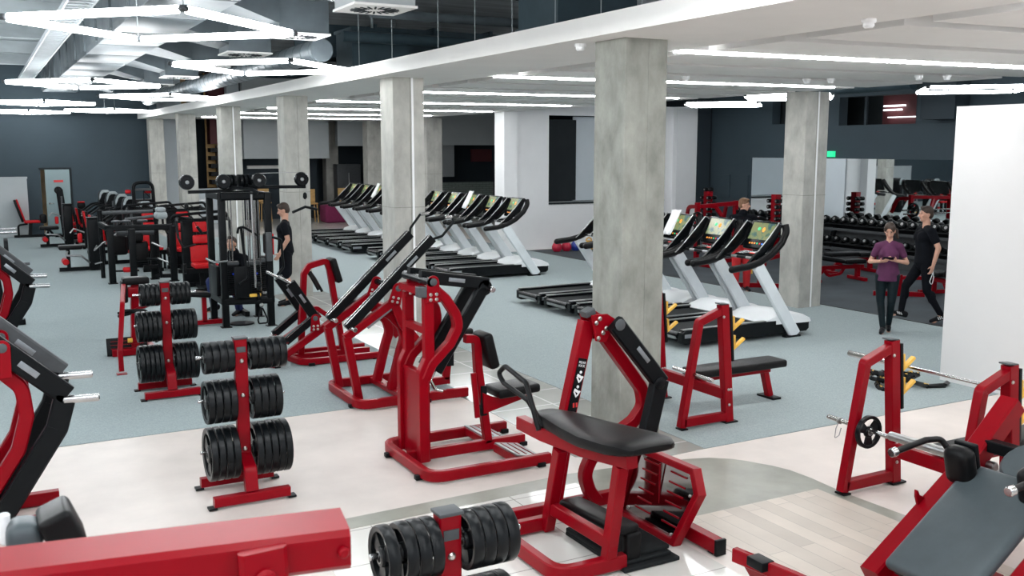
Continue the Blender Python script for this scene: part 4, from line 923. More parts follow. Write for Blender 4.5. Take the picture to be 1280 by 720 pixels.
MB().tube([(3.46,15.28,1.50),(3.46,15.20,1.58),(3.52,15.14,1.60),(3.68,15.16,1.50),(3.74,15.2,1.46)],.02,8,.04).tube([(3.50,15.2,1.58),(3.52,15.2,1.3),(3.56,15.16,.80),(3.42,15.12,.72)],.022,8,.05).build('press_lever', BLK, g)
MB().tube([(3.72,15.02,.34),(3.66,15.0,.16),(3.67,15.0,.10),(3.80,15.0,.10),(3.81,15.0,.16),(3.74,15.02,.34)],.013,8,.02).build('stirrup_handle', BLK, g); MB().sph((3.73,15.03,.38),.035,10,8).build('swivel', STEEL, g)
MB().lathe([(.06,-.025),(.085,-.025),(.085,.025),(.06,.025)],(3.70,15.1,.68),EX,16).lathe([(.02,-.02),(.06,-.02),(.06,.02),(.02,.02)],(3.70,15.1,.50),EX,16).build('low_pulley', BLKG, g)
MB().lathe([(.0,0),(.19,0),(.19,.02),(.1,.035),(0,.035)],(3.55,15.6,.01),EZ,20).build('floor_pedal', BLK, g)
MB().pad((4.08,15.9,1.25),(.09,.30,.34),.03).pad((4.02,15.9,.9),(.09,.3,.3),.03).build('black_backrest', VIN, g); MB().bb(4.12,4.15,15.76,16.04,1.08,1.42,.01).bb(4.06,4.09,15.76,16.04,.75,1.05,.01).build('red_backing', REDV, g)
MB().pad((2.92,15.75,.52),(.34,.30,.08),.03,Matrix.Rotation(.12,4,'Y')).build('left_seat', VIN, g); MB().beam([(3.0,15.75,.06),(3.0,15.75,.46)],.07,.07,EY).beam([(2.75,15.75,.06),(3.3,15.75,.06)],.07,.07,EY).build('seat_post', RED, g)
MB().pad((3.78,16.78,.46),(.36,.34,.08),.03).build('rear_seat', VIN, g); MB().beam([(3.78,16.78,.02),(3.78,16.78,.42)],.08,.08,EY).beam([(3.78,16.2,.06),(3.78,16.8,.06)],.08,.08,EX).build('rear_seat_post', BLK, g)

# ------------------------------------------------------------------ black machines in the left middle
def seat_machine(x, y, lab, rz=0, tall=1.0):
    g = thing('chest_press_machine', lab, 'gym machine', (x,y,0), 'black and red press machines'); X = lambda a,b,c: V((x+a,y+b,c))
    MB().beam([X(0,-.05,.06),X(0,.95,.06)],.10,.09,EX).beam([X(-.30,.90,.06),X(.30,.90,.06)],.09,.08,EY).beam([X(-.22,-.02,.05),X(.22,-.02,.05)],.09,.08,EY).build('base_frame', BLK, g)
    MB().beam([X(0,.40,.08),X(0,.60,1.35)],.09,.10,EX).build('back_post', BLK, g)
    MB().beam([X(-.38,.05,.44),X(.40,.05,.44)],.10,.10,EY).build('seat_beam', BLK, g)
    MB().beam([X(.16,0,.06),X(.16,0,.42)],.07,.07,EX).beam([X(.26,.02,.06),X(.26,.02,.42)],.05,.05,EX).build('seat_leg', BLK, g)
    MB().pad(X(0,.08,.54),(.46,.42,.09),.035).build('seat', REDV, g)
    for z, w, h, yb in ((.74,.42,.34,.36),(1.02,.30,.17,.40),(1.26,.27,.20,.44)): MB().pad(X(0,yb,z),(w,.08,h),.03,Matrix.Rotation(-.14,4,'X')).build('back_pad', REDV, g)
    for s in (-1,1):
        MB().tube([X(s*.10,.62,1.42),X(s*.42,.45,1.46),X(s*.50,.05,1.40),X(s*.50,-.05,1.10)],.026,8,.08).build('press_arm', BLK, g)
        MB().tube([X(s*.50,-.05,1.12),X(s*.44,-.18,.92),X(s*.22,-.25,.98)],.022,8,.06).build('hand_grip', BLK, g)
        MB().lathe([(.03,-.03),(.10,-.03),(.10,.03),(.03,.03)],X(s*.40,.0,.50),EX,16).build('roller_pad', VIN, g)
    f = MB().tube([X(-.52,.50,1.42),X(-.48,.45,1.50),X(.5,.45,1.56),X(.58,.5,1.38)],.03,8,.1)
    for k in range(5): f.tube([X(-.40+k*.2,.46,1.50),X(-.30+k*.2,.52,1.42)],.014,6)
    f.beam([X(-.52,.52,1.40),X(.55,.52,1.40)],.04,.05,EY); f.build('top_frame', BLK, g)
    MB().bb(x-.25,x+.25,y+.95,y+1.15,.06,1.35,.03).build('weight_stack_cover', BLK, g); MB().bb(x-.05,x+.05,y+.94,y+.95,.45,.52).build('yellow_tag', YEL, g)
    return g
seat_machine(4.02,22.75,'black press machine with bright red three-piece back pad, left of the cable tower')
seat_machine(3.76,19.4,'black press machine with red back pad, partly hidden behind the cable tower')
seat_machine(3.36,23.35,'black press machine with red back pad behind the black crossbar station')
# crossbar station
g = thing('crossbar_station', 'black station of four square posts under a crossbar, in front of the black machines', 'gym machine', (2.9,21.8,0))
for x, y, h in ((2.30,21.6,1.16),(2.68,21.3,1.16),(3.18,21.95,1.14),(3.50,21.45,1.18)):
    MB().bb(x-.065,x+.065,y-.06,y+.06,.02,h,.012).build('upright', BLK, g); MB().bb(x-.09,x+.09,y-.08,y+.08,.008,.03).build('foot_plate', BLK, g)
MB().beam([(2.16,22.0,1.22),(2.26,21.6,1.16),(3.5,21.45,1.16)],.12,.10,EZ,.1,.02).build('crossbar', BLK, g)
MB().cyl((2.45,21.9,1.02),(3.2,21.9,1.02),.055,14).build('roller_bar', GREY, g)
for x in (2.45,2.62,2.95): MB().lathe([(.03,0),(.10,.0),(.11,.02),(.10,.035),(.02,.05)],(x,21.7,1.27),EZ,18).cyl((x,21.7,1.2),(x,21.7,1.28),.02,8).build('grey_disc', GREY, g)
MB().cyl((2.22,22.6,1.42),(3.36,22.7,1.42),.04,12).tube([(2.7,22.4,1.28),(3.3,22.3,1.34)],.035,8).build('upper_bar', GREY, g)
for x in (2.22,3.36): MB().cyl((x,22.6,1.2),(x,22.6,1.48),.055,12).cyl((x,22.6,.02),(x,22.6,1.2),.045,10).build('end_post', BLK, g)
for x, z in ((2.90,.62),(2.86,.95)): MB().pad((x,21.9,z),(.34 if z<.8 else .24,.12,.42 if z<.8 else .24),.05,Matrix.Rotation(-.1,4,'X'),4).build('back_pad', VIN, g)
for x, z in ((2.90,.62),(2.86,.95)): MB().pad((x,21.97,z+.012),(.35 if z<.8 else .25,.06,.42 if z<.8 else .24),.03,Matrix.Rotation(-.1,4,'X')).build('red_back_shell', REDV, g)
MB().pad((2.52,22.2,.75),(.34,.12,.42),.05,None,4).build('rear_back_pad', VIN, g)
MB().cyl((2.50,21.5,.30),(2.76,21.4,.30),.055,12,.015).build('red_roller', REDV, g); MB().cyl((2.36,21.5,.28),(2.80,21.4,.28),.02,8).build('roller_axle', BLK, g)
MB().tube([(2.98,21.5,.50),(3.2,21.4,.50),(3.24,21.4,.1)],.03,8,.08).beam([(2.9,21.5,.33),(3.2,21.5,.33)],.08,.08,EY).beam([(3.15,21.6,.12),(3.5,21.5,.12)],.08,.08,EY).build('foot_support', BLK, g)
for z, x in ((.83,3.1),(.50,3.2)): MB().cyl((x,21.6,z),(x+.2,21.5,z-.10),.018,8).build('lever', STEEL, g)
MB().tube([(2.05,21.8,.80),(1.98,21.7,.70),(2.14,21.6,.86),(2.2,21.6,.9)],.014,8,.02).tube([(2.0,21.8,.42),(2.12,21.7,.46)],.014,8).build('side_handle', STEEL, g)
MB().pad((3.40,22.2,1.36),(.26,.3,.16),.07,None,4).pad((3.40,22.2,1.48),(.2,.24,.10),.045,None,4).build('grey_cover', LGREY, g)
# row of weight-stack machines running to the back wall
def stack_machine(i, x, y, lab, side=-1):
    g = thing('weight_stack_machine', lab, 'gym machine', (x,y,0), 'black weight-stack machines along the aisle'); X = lambda a,b,c: V((x+a,y+b,c))
    prof = [(.0,-.20),(.0,.20)]
    sec = []
    m = MB(); pts = [(-.17,.02),(-.17,1.32),(-.14,1.43),(-.07,1.50),(.07,1.50),(.14,1.43),(.17,1.32),(.17,.02)]
    m.prism(pts,X(0,0,0),EX,EZ,.5,.02); m.build('stack_tower', BLK, g)
    MB().prism([(-.185,1.22),(-.18,1.34),(-.145,1.45),(-.075,1.525),(.075,1.525),(.145,1.45),(.18,1.34),(.185,1.22),(.15,1.30),(.12,1.40),(.06,1.46),(-.06,1.46),(-.12,1.40),(-.15,1.30)],X(0,-.27,0),EX,EZ,.10,.012).build('grey_cowl', LGREY, g)
    MB().bb(x-.035,x+.035,y-.275,y-.262,.3,1.25).build('front_slot', GREY, g)
    s = side
    MB().beam([X(0,0,.06),X(s*1.1,0,.06)],.10,.08,EY).beam([X(s*1.05,-.25,.05),X(s*1.05,.25,.05)],.08,.08,EX).build('base_frame', BLK, g)
    MB().beam([X(s*.72,0,.06),X(s*.72,0,.48)],.09,.09,EY).build('seat_post', BLK, g)
    MB().pad(X(s*.70,0,.52),(.40,.36,.08),.03).build('seat', REDV, g)
    MB().pad(X(s*.93,0,.82),(.10,.34,.46),.045,Matrix.Rotation(s*.15,4,'Y'),4).build('back_pad', VIN, g); MB().pad(X(s*.975,0,.82),(.05,.35,.47),.024,Matrix.Rotation(s*.15,4,'Y')).build('red_back_shell', REDV, g)
    MB().beam([X(s*.97,0,.1),X(s*1.0,0,.86)],.08,.08,EY).build('back_post', BLK, g)
    for q in (-1,1):
        MB().tube([X(0,q*.2,1.15),X(s*.35,q*.36,1.08),X(s*.66,q*.36,.86)],.03,8,.1).build('lever_arm', BLK, g)
        MB().cyl(X(s*.62,q*.36,.80),X(s*.78,q*.36,.74),.02,8,.004).build('hand_grip', STEEL, g)
    MB().cyl(X(s*.35,-.2,.28),X(s*.35,.2,.28),.055,12,.015).build('roller_pad', REDV, g)
    return g
for i, (x, y) in enumerate(((3.5,25.3),(3.5,28.0),(3.5,29.7),(3.45,31.4),(3.38,32.7))):
    stack_machine(i, x, y, 'black weight-stack machine with grey cowl in the aisle row, %s' % ('nearest of five','second of five','third of five','fourth of five','farthest of five')[i])
g = thing('arch_cable_machine', 'black arched cable frame standing in front of the pale columns', 'gym machine', (3.66,26.4,0))
MB().tube([(3.42,26.4,.02),(3.42,26.4,1.93),(3.88,26.4,1.93),(3.93,26.4,.02)],.045,10,.16).build('arch_frame', BLK, g); MB().cyl((3.42,26.4,1.75),(3.9,26.4,1.75),.035,10).build('crossbar', GREY, g)
MB().cyl((3.66,26.4,.5),(3.66,26.4,1.75),.012,8).tube([(3.66,26.4,1.72),(3.79,26.3,1.56)],.012,6).build('cable', BLK, g); MB().pad((3.78,26.52,1.70),(.2,.06,.10),.03).pad((3.30,26.5,1.70),(.14,.06,.10),.03).build('red_pad', REDV, g)
MB().bb(3.44,3.88,26.5,26.7,.02,1.5,.02).build('stack_tower', BLK, g); MB().bb(3.36,3.98,26.25,26.8,.008,.05).build('base', BLK, g)
# near row ends (black tower and low seats by the aisle)
for i, (x, y) in enumerate(((2.22,24.3),(2.15,30.55))):
    g = thing('leg_curl_machine', 'low black machine with red rollers on the aisle side, '+('nearer','farther')[i]+' one', 'gym machine', (x,y,0), 'low black machines by the aisle')
    MB().bb(x-.12,x+.12,y-.16,y+.16,.02,1.20,.03).build('stack_tower', BLK, g); MB().bb(x-.13,x+.13,y-.17,y+.17,1.2,1.23,.01).build('top_cap', BLK, g)
    MB().beam([(x-.1,y,.06),(x-.75,y,.06)],.1,.08,EY).beam([(x-.55,y,.06),(x-.55,y,.5)],.08,.08,EY).build('base_frame', BLK, g)
    MB().pad((x-.5,y,.56),(.5,.36,.10),.04).build('seat', VIN, g); MB().cyl((x-.62,y-.25,.24),(x-.62,y+.2,.24),.07,14,.03).build('red_roller', REDV, g)
    MB().pad((x-.30,y-.2,.78),(.10,.09,.22),.04).build('red_knee_pad', REDV, g); MB().tube([(x-.2,y-.2,.9),(x-.42,y-.25,1.0),(x-.5,y-.25,.9)],.016,8,.03).build('hand_grip', STEEL, g)
    MB().tube([(x-.58,y-.3,.5),(x-.62,y-.3,.40),(x-.3,y-.3,.38),(x-.12,y-.2,.2)],.022,8,.05).build('swing_arm', STEEL, g)
# bench machine and tower against the back wall
g = thing('seated_curl_bench', 'black bench with slim red seat and backrest by the slate back wall', 'weight bench', (1.3,34.3,0))
MB().pad((1.02,34.3,.85),(.08,.36,.72),.03,Matrix.Rotation(-.28,4,'Y')).build('backrest', VIN, g); MB().pad((1.075,34.3,.87),(.05,.36,.70),.02,Matrix.Rotation(-.28,4,'Y')).build('red_backrest_face', REDV, g)
MB().pad((1.38,34.3,.50),(.46,.36,.08),.03).build('seat', REDV, g); MB().beam([(1.3,34.3,.04),(1.34,34.3,.46)],.09,.10,EY).beam([(.85,34.3,.05),(2.2,34.3,.05)],.1,.08,EY).build('base_frame', BLK, g)
MB().tube([(.98,34.2,.04),(.98,34.2,.40),(1.25,34.2,.44)],.03,8,.08).tube([(1.62,34.2,.34),(1.8,34.2,.3),(1.95,34.2,.1)],.035,8,.08).build('tube_frame', BLK, g); MB().pad((1.70,34.3,.58),(.2,.34,.28),.06).build('black_roller', VIN, g); MB().pad((1.72,34.1,.34),(.14,.05,.06),.01).build('yellow_tag', YEL, g)
g = thing('slim_weight_tower', 'slim black leaning weight tower in front of the grey steel door', 'gym machine', (2.25,34.0,0))
MB().beam([(2.32,34.0,.03),(2.20,34.0,1.5)],.2,.20,EY,0,.04).build('tower', BLK, g); MB().lathe([(.02,-.09),(.12,-.09),(.12,.09),(.02,.09)],(2.17,34.0,1.48),EY,16).build('top_pulley', BLKG, g); MB().beam([(2.0,34.0,.04),(2.6,34.0,.04)],.2,.08,EY).build('base', BLK, g); MB().bb(2.22,2.27,33.885,33.895,.3,1.3).build('front_slot', GREY, g)
g = thing('low_seat_machine', 'small black machine with red seat right of the grey door', 'gym machine', (2.75,33.55,0))
MB().pad((2.78,33.65,.72),(.34,.14,.40),.06,None,4).pad((2.78,33.65,1.0),(.24,.16,.2),.05,None,4).build('black_back_pad', VIN, g); MB().bb(2.68,2.88,33.55,33.75,1.10,1.13).pad((2.62,33.45,.45),(.36,.4,.1),.03).pad((2.52,33.45,.28),(.34,.3,.16),.03).build('red_seat', REDV, g); MB().beam([(2.78,33.7,.02),(2.78,33.7,.95)],.1,.1,EY).beam([(2.4,33.55,.06),(2.9,33.55,.06)],.2,.1,EY).build('frame', BLK, g)
struct('wall_low_screen', MB().bb(-3.2,1.32,34.55,34.65,0,1.84).bb(-3.2,1.34,34.53,34.67,1.84,1.90), PALE)
# plate storage rack at far left edge
g = thing('plate_rack', 'black leaning rack with chrome pegs cut by the left edge', 'weight rack', (.1,17.2,0))
MB().beam([(-.10,17.2,2.15),(.10,17.2,1.1),(.22,17.2,.05)],.09,.10,EY).beam([(-.4,17.2,.06),(.5,17.2,.06)],.09,.09,EY).build('post', BLK, g)
for x, y, z, r in ((-.12,17.15,2.18,.02),(.10,17.2,2.06,.035),(.30,17.15,1.55,.02),(.30,17.1,1.50,.03)): MB().cyl((x-.12,y,z),(x+.16,y-.02,z),r,12,.004).build('peg', CHR if z < 2 else GREY, g)
for z in (.98,.90): MB().cyl((.1,17.2,z),(.62,17.2,z),.022,12,.004).build('peg', GREY, g)
tag(plate_mb(.13,.06,EX,(.30,17.2,1.27)).build('weight_plate', RUB), 'small black plate on the leaning rack at the left edge', 'weight plate')
MB().pad((.0,17.12,1.85),(.16,.1,.16),.05).build('strap_pad', VIN, g)

# ------------------------------------------------------------------ right back: dumbbell rack, power rack, benches
g = thing('dumbbell_rack', 'long two-tier black dumbbell rack under the wall mirrors', 'weight rack', (18.9,16,0))
ya, yb = 12.3, 21.3
MB().beam([(18.55,ya,.0),(18.95,ya,.98)],.1,.1,EY).beam([(18.55,yb,.0),(18.95,yb,.98)],.1,.1,EY).beam([(18.55,17.7,.0),(18.95,17.7,.98)],.1,.1,EY).build('end_frame', BLK, g)
for z, x in ((.87,18.85),(.42,18.62)):
    MB().box((x,(ya+yb)/2,z),(.36,yb-ya,.03),Matrix.Rotation(.35,4,'Y')).build('tray', BLK, g); m = MB()
    MB().box((x-.19,(ya+yb)/2,z-.07),(.03,yb-ya,.06)).build('red_lip', GREY, g)
MB().bb(19.0,19.1,ya,yb,.02,1.0).bb(18.5,18.55,ya,yb,.02,.26).build('back_panel', GREY, g)
P0 = None
def dumbbell(r, L):
    o = MB().cyl((-L*.30,0,0),(L*.30,0,0),.017,10).build('dumbbell', CHR)
    for s in (-1,1):
        MB().lathe([(.02,-L*.2),(r*.92,-L*.2),(r,-L*.16),(r,L*.16),(r*.92,L*.2),(r*.3,L*.2)],(s*L*.36,0,0),EX,14).build('dumbbell_head', RUB, o); MB().lathe([(r*.45,0),(r*.45,.006),(.0,.008)],(s*L*.56,0,0),V((s,0,0)),10).build('steel_cap', STEEL, o)
    o['category'] = 'dumbbell'; return o
protos = [dumbbell(.085,.30), dumbbell(.075,.27)]; used = [False,False]
for t, (z, x) in enumerate(((1.0,18.80),(.555,18.57))):
    N = 30
    for k in range(N):
        y = ya+.25+k*(yb-ya-.5)/(N-1)
        nth = ORD[k] if k < 20 else 'twenty-'+ORD[k-20]
        lab = 'black dumbbell, %s from the right on the %s tier of the long rack' % (nth, ('upper','lower')[t])
        if not used[t]: o = protos[t]; used[t] = True
        else: o = dup(protos[t], (0,0,0))
        o.location = (x,y,z+.005); o.rotation_euler = (0,.35,0); o['label'] = lab; o['group'] = 'dumbbells on the long rack'
def mini_tower(x, y, lab, short):
    g = thing('small_dumbbell_tower', lab, 'weight rack', (x,y,0)); MB().bb(x-.09,x+.09,y-.09,y+.09,.03,1.62,.01).build('column', RED, g); MB().bb(x-.3,x+.3,y-.3,y+.3,.008,.05,.01).build('base', RED, g)
    for k in range(7):
        z = .55+k*.15
        for s in (-1,1):
            MB().bb(x-.12,x+.12,y+s*.10-.02,y+s*.10+.02,z-.045,z-.03).build('cradle', RED, g)
            d = dup(SD, (x,y+s*.14,z), 'small dumbbell on the %s shelf, %s side of %s' % (ORD[6-k], 'left' if s > 0 else 'right', short), 'small dumbbells on the red towers')
    return g
SD = dumbbell(.055,.26); SD.location = (17.6,21.1,1.60+.095); SD['label'] = 'small black dumbbell lying on top of the red tower left of the power rack'; SD['group'] = 'small dumbbells on the red towers'; SD.location = (17.6,21.1,1.675)
mini_tower(17.6,21.1,'red narrow tower of small dumbbells left of the power rack, by the white wall','red tower by the white wall')
mini_tower(18.0,18.9,'red narrow tower of small dumbbells left of the right-hand column, by the mirror','red tower by the mirror')
g = thing('power_rack', 'red power rack with curved top braces and barbells behind the treadmills', 'weight rack', (15.6,18.2,0))
for x, y in ((14.95,18.3),(16.3,18.5)):
    MB().beam([(x,y,.02),(x,y,1.52)],.10,.10,EY).build('upright', RED, g); MB().beam([(x,y+.05,1.42),(x+.05,y+.4,1.40),(x+.1,y+.55,1.0)],.06,.09,EX,.2).build('curved_brace', RED, g)
    MB().bb(x-.03,x+.03,y-.09,y-.05,.3,1.3).build('hook_rail', BLK, g); MB().beam([(x,y-.08,1.06),(x,y-.20,1.0),(x,y-.22,1.06)],.05,.03,EX).beam([(x,y-.08,.5),(x,y-.20,.46),(x,y-.22,.5)],.05,.03,EX).build('bar_hook', YEL, g)
    MB().beam([(x,y,.06),(x,y-1.1,.06)],.09,.09,EX).build('foot_rail', RED, g)
MB().beam([(14.95,18.3,1.42),(16.3,18.5,1.46)],.09,.10,EZ).build('top_bar', RED, g); MB().beam([(14.95,18.3,.06),(16.3,18.5,.06)],.09,.10,EZ).build('base_bar', RED, g); MB().beam([(15.35,18.34,1.42),(15.55,18.36,1.40),(15.7,18.3,1.18)],.06,.09,EY,.1).build('curved_brace', RED, g)
for i, (z, y) in enumerate(((1.12,18.15),(1.02,18.1))):
    b = thing('barbell', 'barbell on the red power rack, '+('upper','lower')[i]+' one of two', 'barbell', (15.6,y,z), 'barbells on the power rack'); MB().cyl((14.5,y-.1,z),(16.8,y+.12,z),.016,10).build('bar', CHR, b)
    for x, yq in ((14.62,y-.09),(16.66,y+.11)): MB().cyl((x-.22,yq-.02,z),(x+.22,yq+.02,z),.025,10).build('sleeve', CHR, b)
for i, x in enumerate((14.78,16.5)):
    o = plate_mb(.2,.06,V((1,.1,0)),(x,18.07+.17*i,1.12)).build('weight_plate', RUB); tag(o,'large black plate on the %s end of the upper barbell of the power rack' % ('left','right')[i],'weight plate','plates on the power rack')
def flat_bench(x, y, rz, lab, incl=.0):
    g = thing('flat_bench', lab, 'weight bench', (0,0,0), 'red benches in front of the dumbbell rack')
    MB().beam([(-.55,0,.30),(.55,0,.30)],.08,.08,EY).build('spine', RED, g); MB().beam([(.42,0,.06),(.42,0,.30)],.09,.09,EX).beam([(.42,-.30,.05),(.42,.30,.05)],.08,.07,EX).build('rear_stand', RED, g)
    MB().beam([(-.40,0,.30),(-.62,0,.06)],.08,.08,EY).beam([(-.62,-.2,.04),(-.62,.2,.04)],.08,.06,EX).build('front_stand', RED, g)
    MB().beam([(.10,0,.30),(.0,0,.16),(-.3,0,.12),(-.42,0,.26)],.05,.06,EY,.1).build('curved_brace', RED, g)
    MB().pad((.27,0,.42),(.50,.34,.09),.03).build('seat_pad', VIN, g); MB().pad((-.36,0,.44+.30*incl),(.76,.32,.09),.03,Matrix.Rotation(incl,4,'Y')).build('back_pad', VIN, g)
    g.location = (x,y,0); g.rotation_euler = (0,0,rz); return g
flat_bench(15.95,14.75,R(-12),'red bench with black pads just right of the right-hand column',.16)
flat_bench(17.3,15.6,R(-10),'red bench with flat black pads behind the woman in plum',.0)
g = flat_bench(15.95,12.15,R(70),'red bench with raised black backrest beside the walking man',.9)
g = thing('dumbbell_bench_frame','small red stand with black cap right of the woman in plum','weight bench',(15.2,12.6,0)); MB().beam([(14.9,12.95,.05),(15.6,12.35,.05)],.09,.08,EZ).beam([(15.25,12.65,.05),(15.25,12.65,.42)],.09,.09,EX).beam([(15.2,12.7,.36),(15.6,12.4,.36)],.07,.07,EZ).build('frame', RED, g); MB().bb(15.12,15.22,12.68,12.78,.32,.42,.01).build('black_cap', BLK, g)
g = thing('decline_bench','red bench with black pads partly hidden behind the right-hand column','weight bench',(13.9,14.6,0)); MB().beam([(13.4,15.1,.05),(14.3,14.3,.05)],.09,.08,EZ).beam([(13.75,14.8,.05),(13.75,14.8,.55)],.09,.09,EX).beam([(13.6,14.9,.5),(14.3,14.4,.75)],.08,.08,EZ).build('frame', RED, g); MB().pad((13.7,14.85,.62),(.5,.34,.09),.03,Matrix.Rotation(R(-40),4,'Z')).build('seat', VIN, g); MB().pad((14.25,14.45,.95),(.12,.4,.6),.04,Matrix.Rotation(R(-40),4,'Z')@Matrix.Rotation(.4,4,'Y')).build('backrest', VIN, g); MB().cyl((13.5,14.8,.3),(13.5,14.8,.42),.03,10).build('yellow_knob', YEL, g)
# kettlebells
for i, (x, m, c) in enumerate(((13.72,REDK,'red'),(14.02,REDK,'red'),(14.32,BLUEK,'blue'),(14.75,YEL,'yellow'))):
    k = thing('kettlebell', ('left red kettlebell of the pair on the rubber floor by the white wall','right red kettlebell, next to the blue one by the white wall','blue kettlebell beside the two red ones','yellow kettlebell half hidden behind the nearest column')[i], 'kettlebell', (x,22.7,0), 'kettlebells by the white wall')
    MB().lathe([(.0,.0),(.09,.0),(.135,.06),(.14,.13),(.11,.21),(.06,.25),(.0,.26)],(x,22.7,.008),EZ,18).build('bell', m, k); MB().tube([(x-.085,22.7,.20),(x-.08,22.7,.31),(x,22.7,.345),(x+.08,22.7,.31),(x+.085,22.7,.20)],.018,8,.05).build('handle', m, k)
# lounge
for i, (x, y) in enumerate(((11.75,35.8),(12.75,35.3),(13.7,34.6))):
    tag(MB().pad((x,y,.36),(.9,.85,.70),.12,None,4).build('ottoman', MAROON), 'maroon upholstered ottoman in the far lounge, '+('leftmost of three','middle of three','rightmost of three')[i], 'ottoman', 'maroon ottomans in the lounge')
for i, (x, y) in enumerate(((11.0,36.2),(12.5,36.7),(9.6,37.6))):
    s = thing('wooden_stool', 'light wooden bar chair in the far lounge, '+('left of the maroon ottomans','behind the maroon ottomans','behind the man in black')[i], 'chair', (x,y,0), 'wooden chairs in the lounge'); MB().pad((x,y,.72),(.42,.42,.06),.02).build('seat', WOOD, s); MB().box((x,y+.2,1.0),(.42,.04,.5)).build('backrest', WOOD, s)
    for a in (-1,1):
        for b in (-1,1): MB().beam([(x+a*.17,y+b*.17,.70),(x+a*.2,y+b*.2,.01)],.035,.035,EX).build('leg', WOOD, s)
s = thing('lounge_cabinet','tall dark grey cabinet against the lounge wall left of a concrete column','cabinet',(13.2,38.5,0)); MB().bb(12.75,13.75,38.3,38.8,.0,2.15,.01).build('body', GREY, s); MB().bb(13.22,13.25,38.28,38.3,1.3,1.8).build('handle', CHR, s)
for i, (x0, x1) in enumerate(((6.62,6.93),(7.78,8.32))):
    s = thing('backlit_shelving','%s backlit shelving niche seen between the pale columns' % ('narrow left','wider right')[i],'shelf',(x0,38.2,0)); MB().bb(x0-.1,x1+.1,38.6,38.65,1.3,CZ).build('painted_glow_panel', WARMB if i == 0 else WOOD, s); m = MB()  # panel colour carries the warm light, no lamp stands behind
    for k in range(5): m.bb(x0-.05,x1+.05,38.0,38.55,1.45+k*.30,1.60+k*.30)
    m.build('shelf_board', BLK, s)
    if i: MB().bb(x0-.05,x1+.05,37.95,38.55,2.95,CZ).build('upper_panel', OXB, s); MB().bb(8.0,8.06,37.92,38.5,1.3,2.9).build('divider', BLK, s)
for i, x in enumerate((12.6,17.1)):
    tag(MB().bb(x+2.0,x+3.0,38.9,39.0,2.2,2.75).build('wall_panel_picture', OXB), 'dark red wall panel high in the far lounge, '+('left','right')[i], 'panel', 'dark red panels in the lounge')
tag(MB().bb(14.3,16.8,38.3,38.9,0,1.05,.01).bb(14.2,16.9,38.2,39.0,1.05,1.12,.01).build('bar_counter', OXB), 'dark red bar counter in the far lounge behind the treadmills', 'counter')
tag(MB().pad((10.9,37.2,.9),(.5,.5,.1),.04).pad((10.9,37.42,1.3),(.5,.1,.9),.04).bb(10.7,11.1,37.0,37.4,.0,.86,.02).build('dark_armchair', VIN), 'tall black chair in the lounge left of the wooden chair', 'chair')
# ------------------------------------------------------------------ people (local frame: +X forward, +Y to the person's left)
def cap(m, a, b, ra, rb, n=14):
    a, b = V(a), V(b); m.sph(a, ra, n, 10); m.sph(b, rb, n, 10)
    d = (b-a)
    if d.length > 1e-4: m.lathe([(ra,0),(rb,d.length)], a, d, n)
def solid(m, name, ma, parent, vox=.009, it=4):
    o = m.build(name, ma, None); r = o.modifiers.new('r','REMESH'); r.mode = 'VOXEL'; r.voxel_size = vox
    s = o.modifiers.new('s','SMOOTH'); s.factor = .5; s.iterations = it
    dg = bpy.context.evaluated_depsgraph_get(); me = bpy.data.meshes.new_from_object(o.evaluated_get(dg))
    old = o.data; o.modifiers.clear(); o.data = me; bpy.data.meshes.remove(old)
    me.polygons.foreach_set('use_smooth', [True]*len(me.polygons))
    if not me.materials: me.materials.append(ma)
    if parent: o.parent = parent
    return o
def hand(m, w, d, pn, curl=.5, s=1):
    """palm and five fingers from wrist w along d; pn = palm normal (side the fingers curl to)"""
    w, d, pn = V(w), V(d).normalized(), V(pn); pn = (pn - d*pn.dot(d)).normalized(); side = d.cross(pn)
    M = Matrix((side, d, pn)).transposed().to_4x4()
    m.sph(w+d*.045, (.038*s,.05*s,.018*s), 12, 8, M)
    for k, (off, L) in enumerate(((-.028,.068),(-.010,.078),(.009,.073),(.027,.058))):
        p = w + d*.082 + side*off; dd = d.copy(); r = .0092
        for q in range(3):
            a = curl*(.5+q*.35); dd = (dd*cos(a)+pn*sin(a)).normalized() if q else (d*cos(curl*.4)+pn*sin(curl*.4)).normalized()
            e = p + dd*(L*(.45,.32,.25)[q]); cap(m, p, e, r, r*.93, 8); p = e; r *= .93
    return side
def thumb(m, w, d, pn, sgn):
    w, d, pn = V(w), V(d).normalized(), V(pn); pn = (pn - d*pn.dot(d)).normalized(); side = d.cross(pn)*sgn
    a = w + d*.025 + side*.026; b = a + (side*.7+d*.6+pn*.35).normalized()*.034; c = b + (d*.9+side*.25+pn*.5).normalized()*.03
    cap(m, a, b, .012, .0105, 8); cap(m, b, c, .0105, .0085, 8)
def etube(m, secs, lat, fwd, n=20):
    """closed tube of elliptical sections (centre, half depth, half width)"""
    v = [V(c)+fwd*(rx*cos(2*pi*k/n))+lat*(ry*sin(2*pi*k/n)) for c, rx, ry in secs for k in range(n)]; q = len(secs)
    return m.add(v, [(i*n+k,i*n+(k+1)%n,(i+1)*n+(k+1)%n,(i+1)*n+k) for i in range(q-1) for k in range(n)]+[tuple(range(n-1,-1,-1)), tuple((q-1)*n+k for k in range(n))])
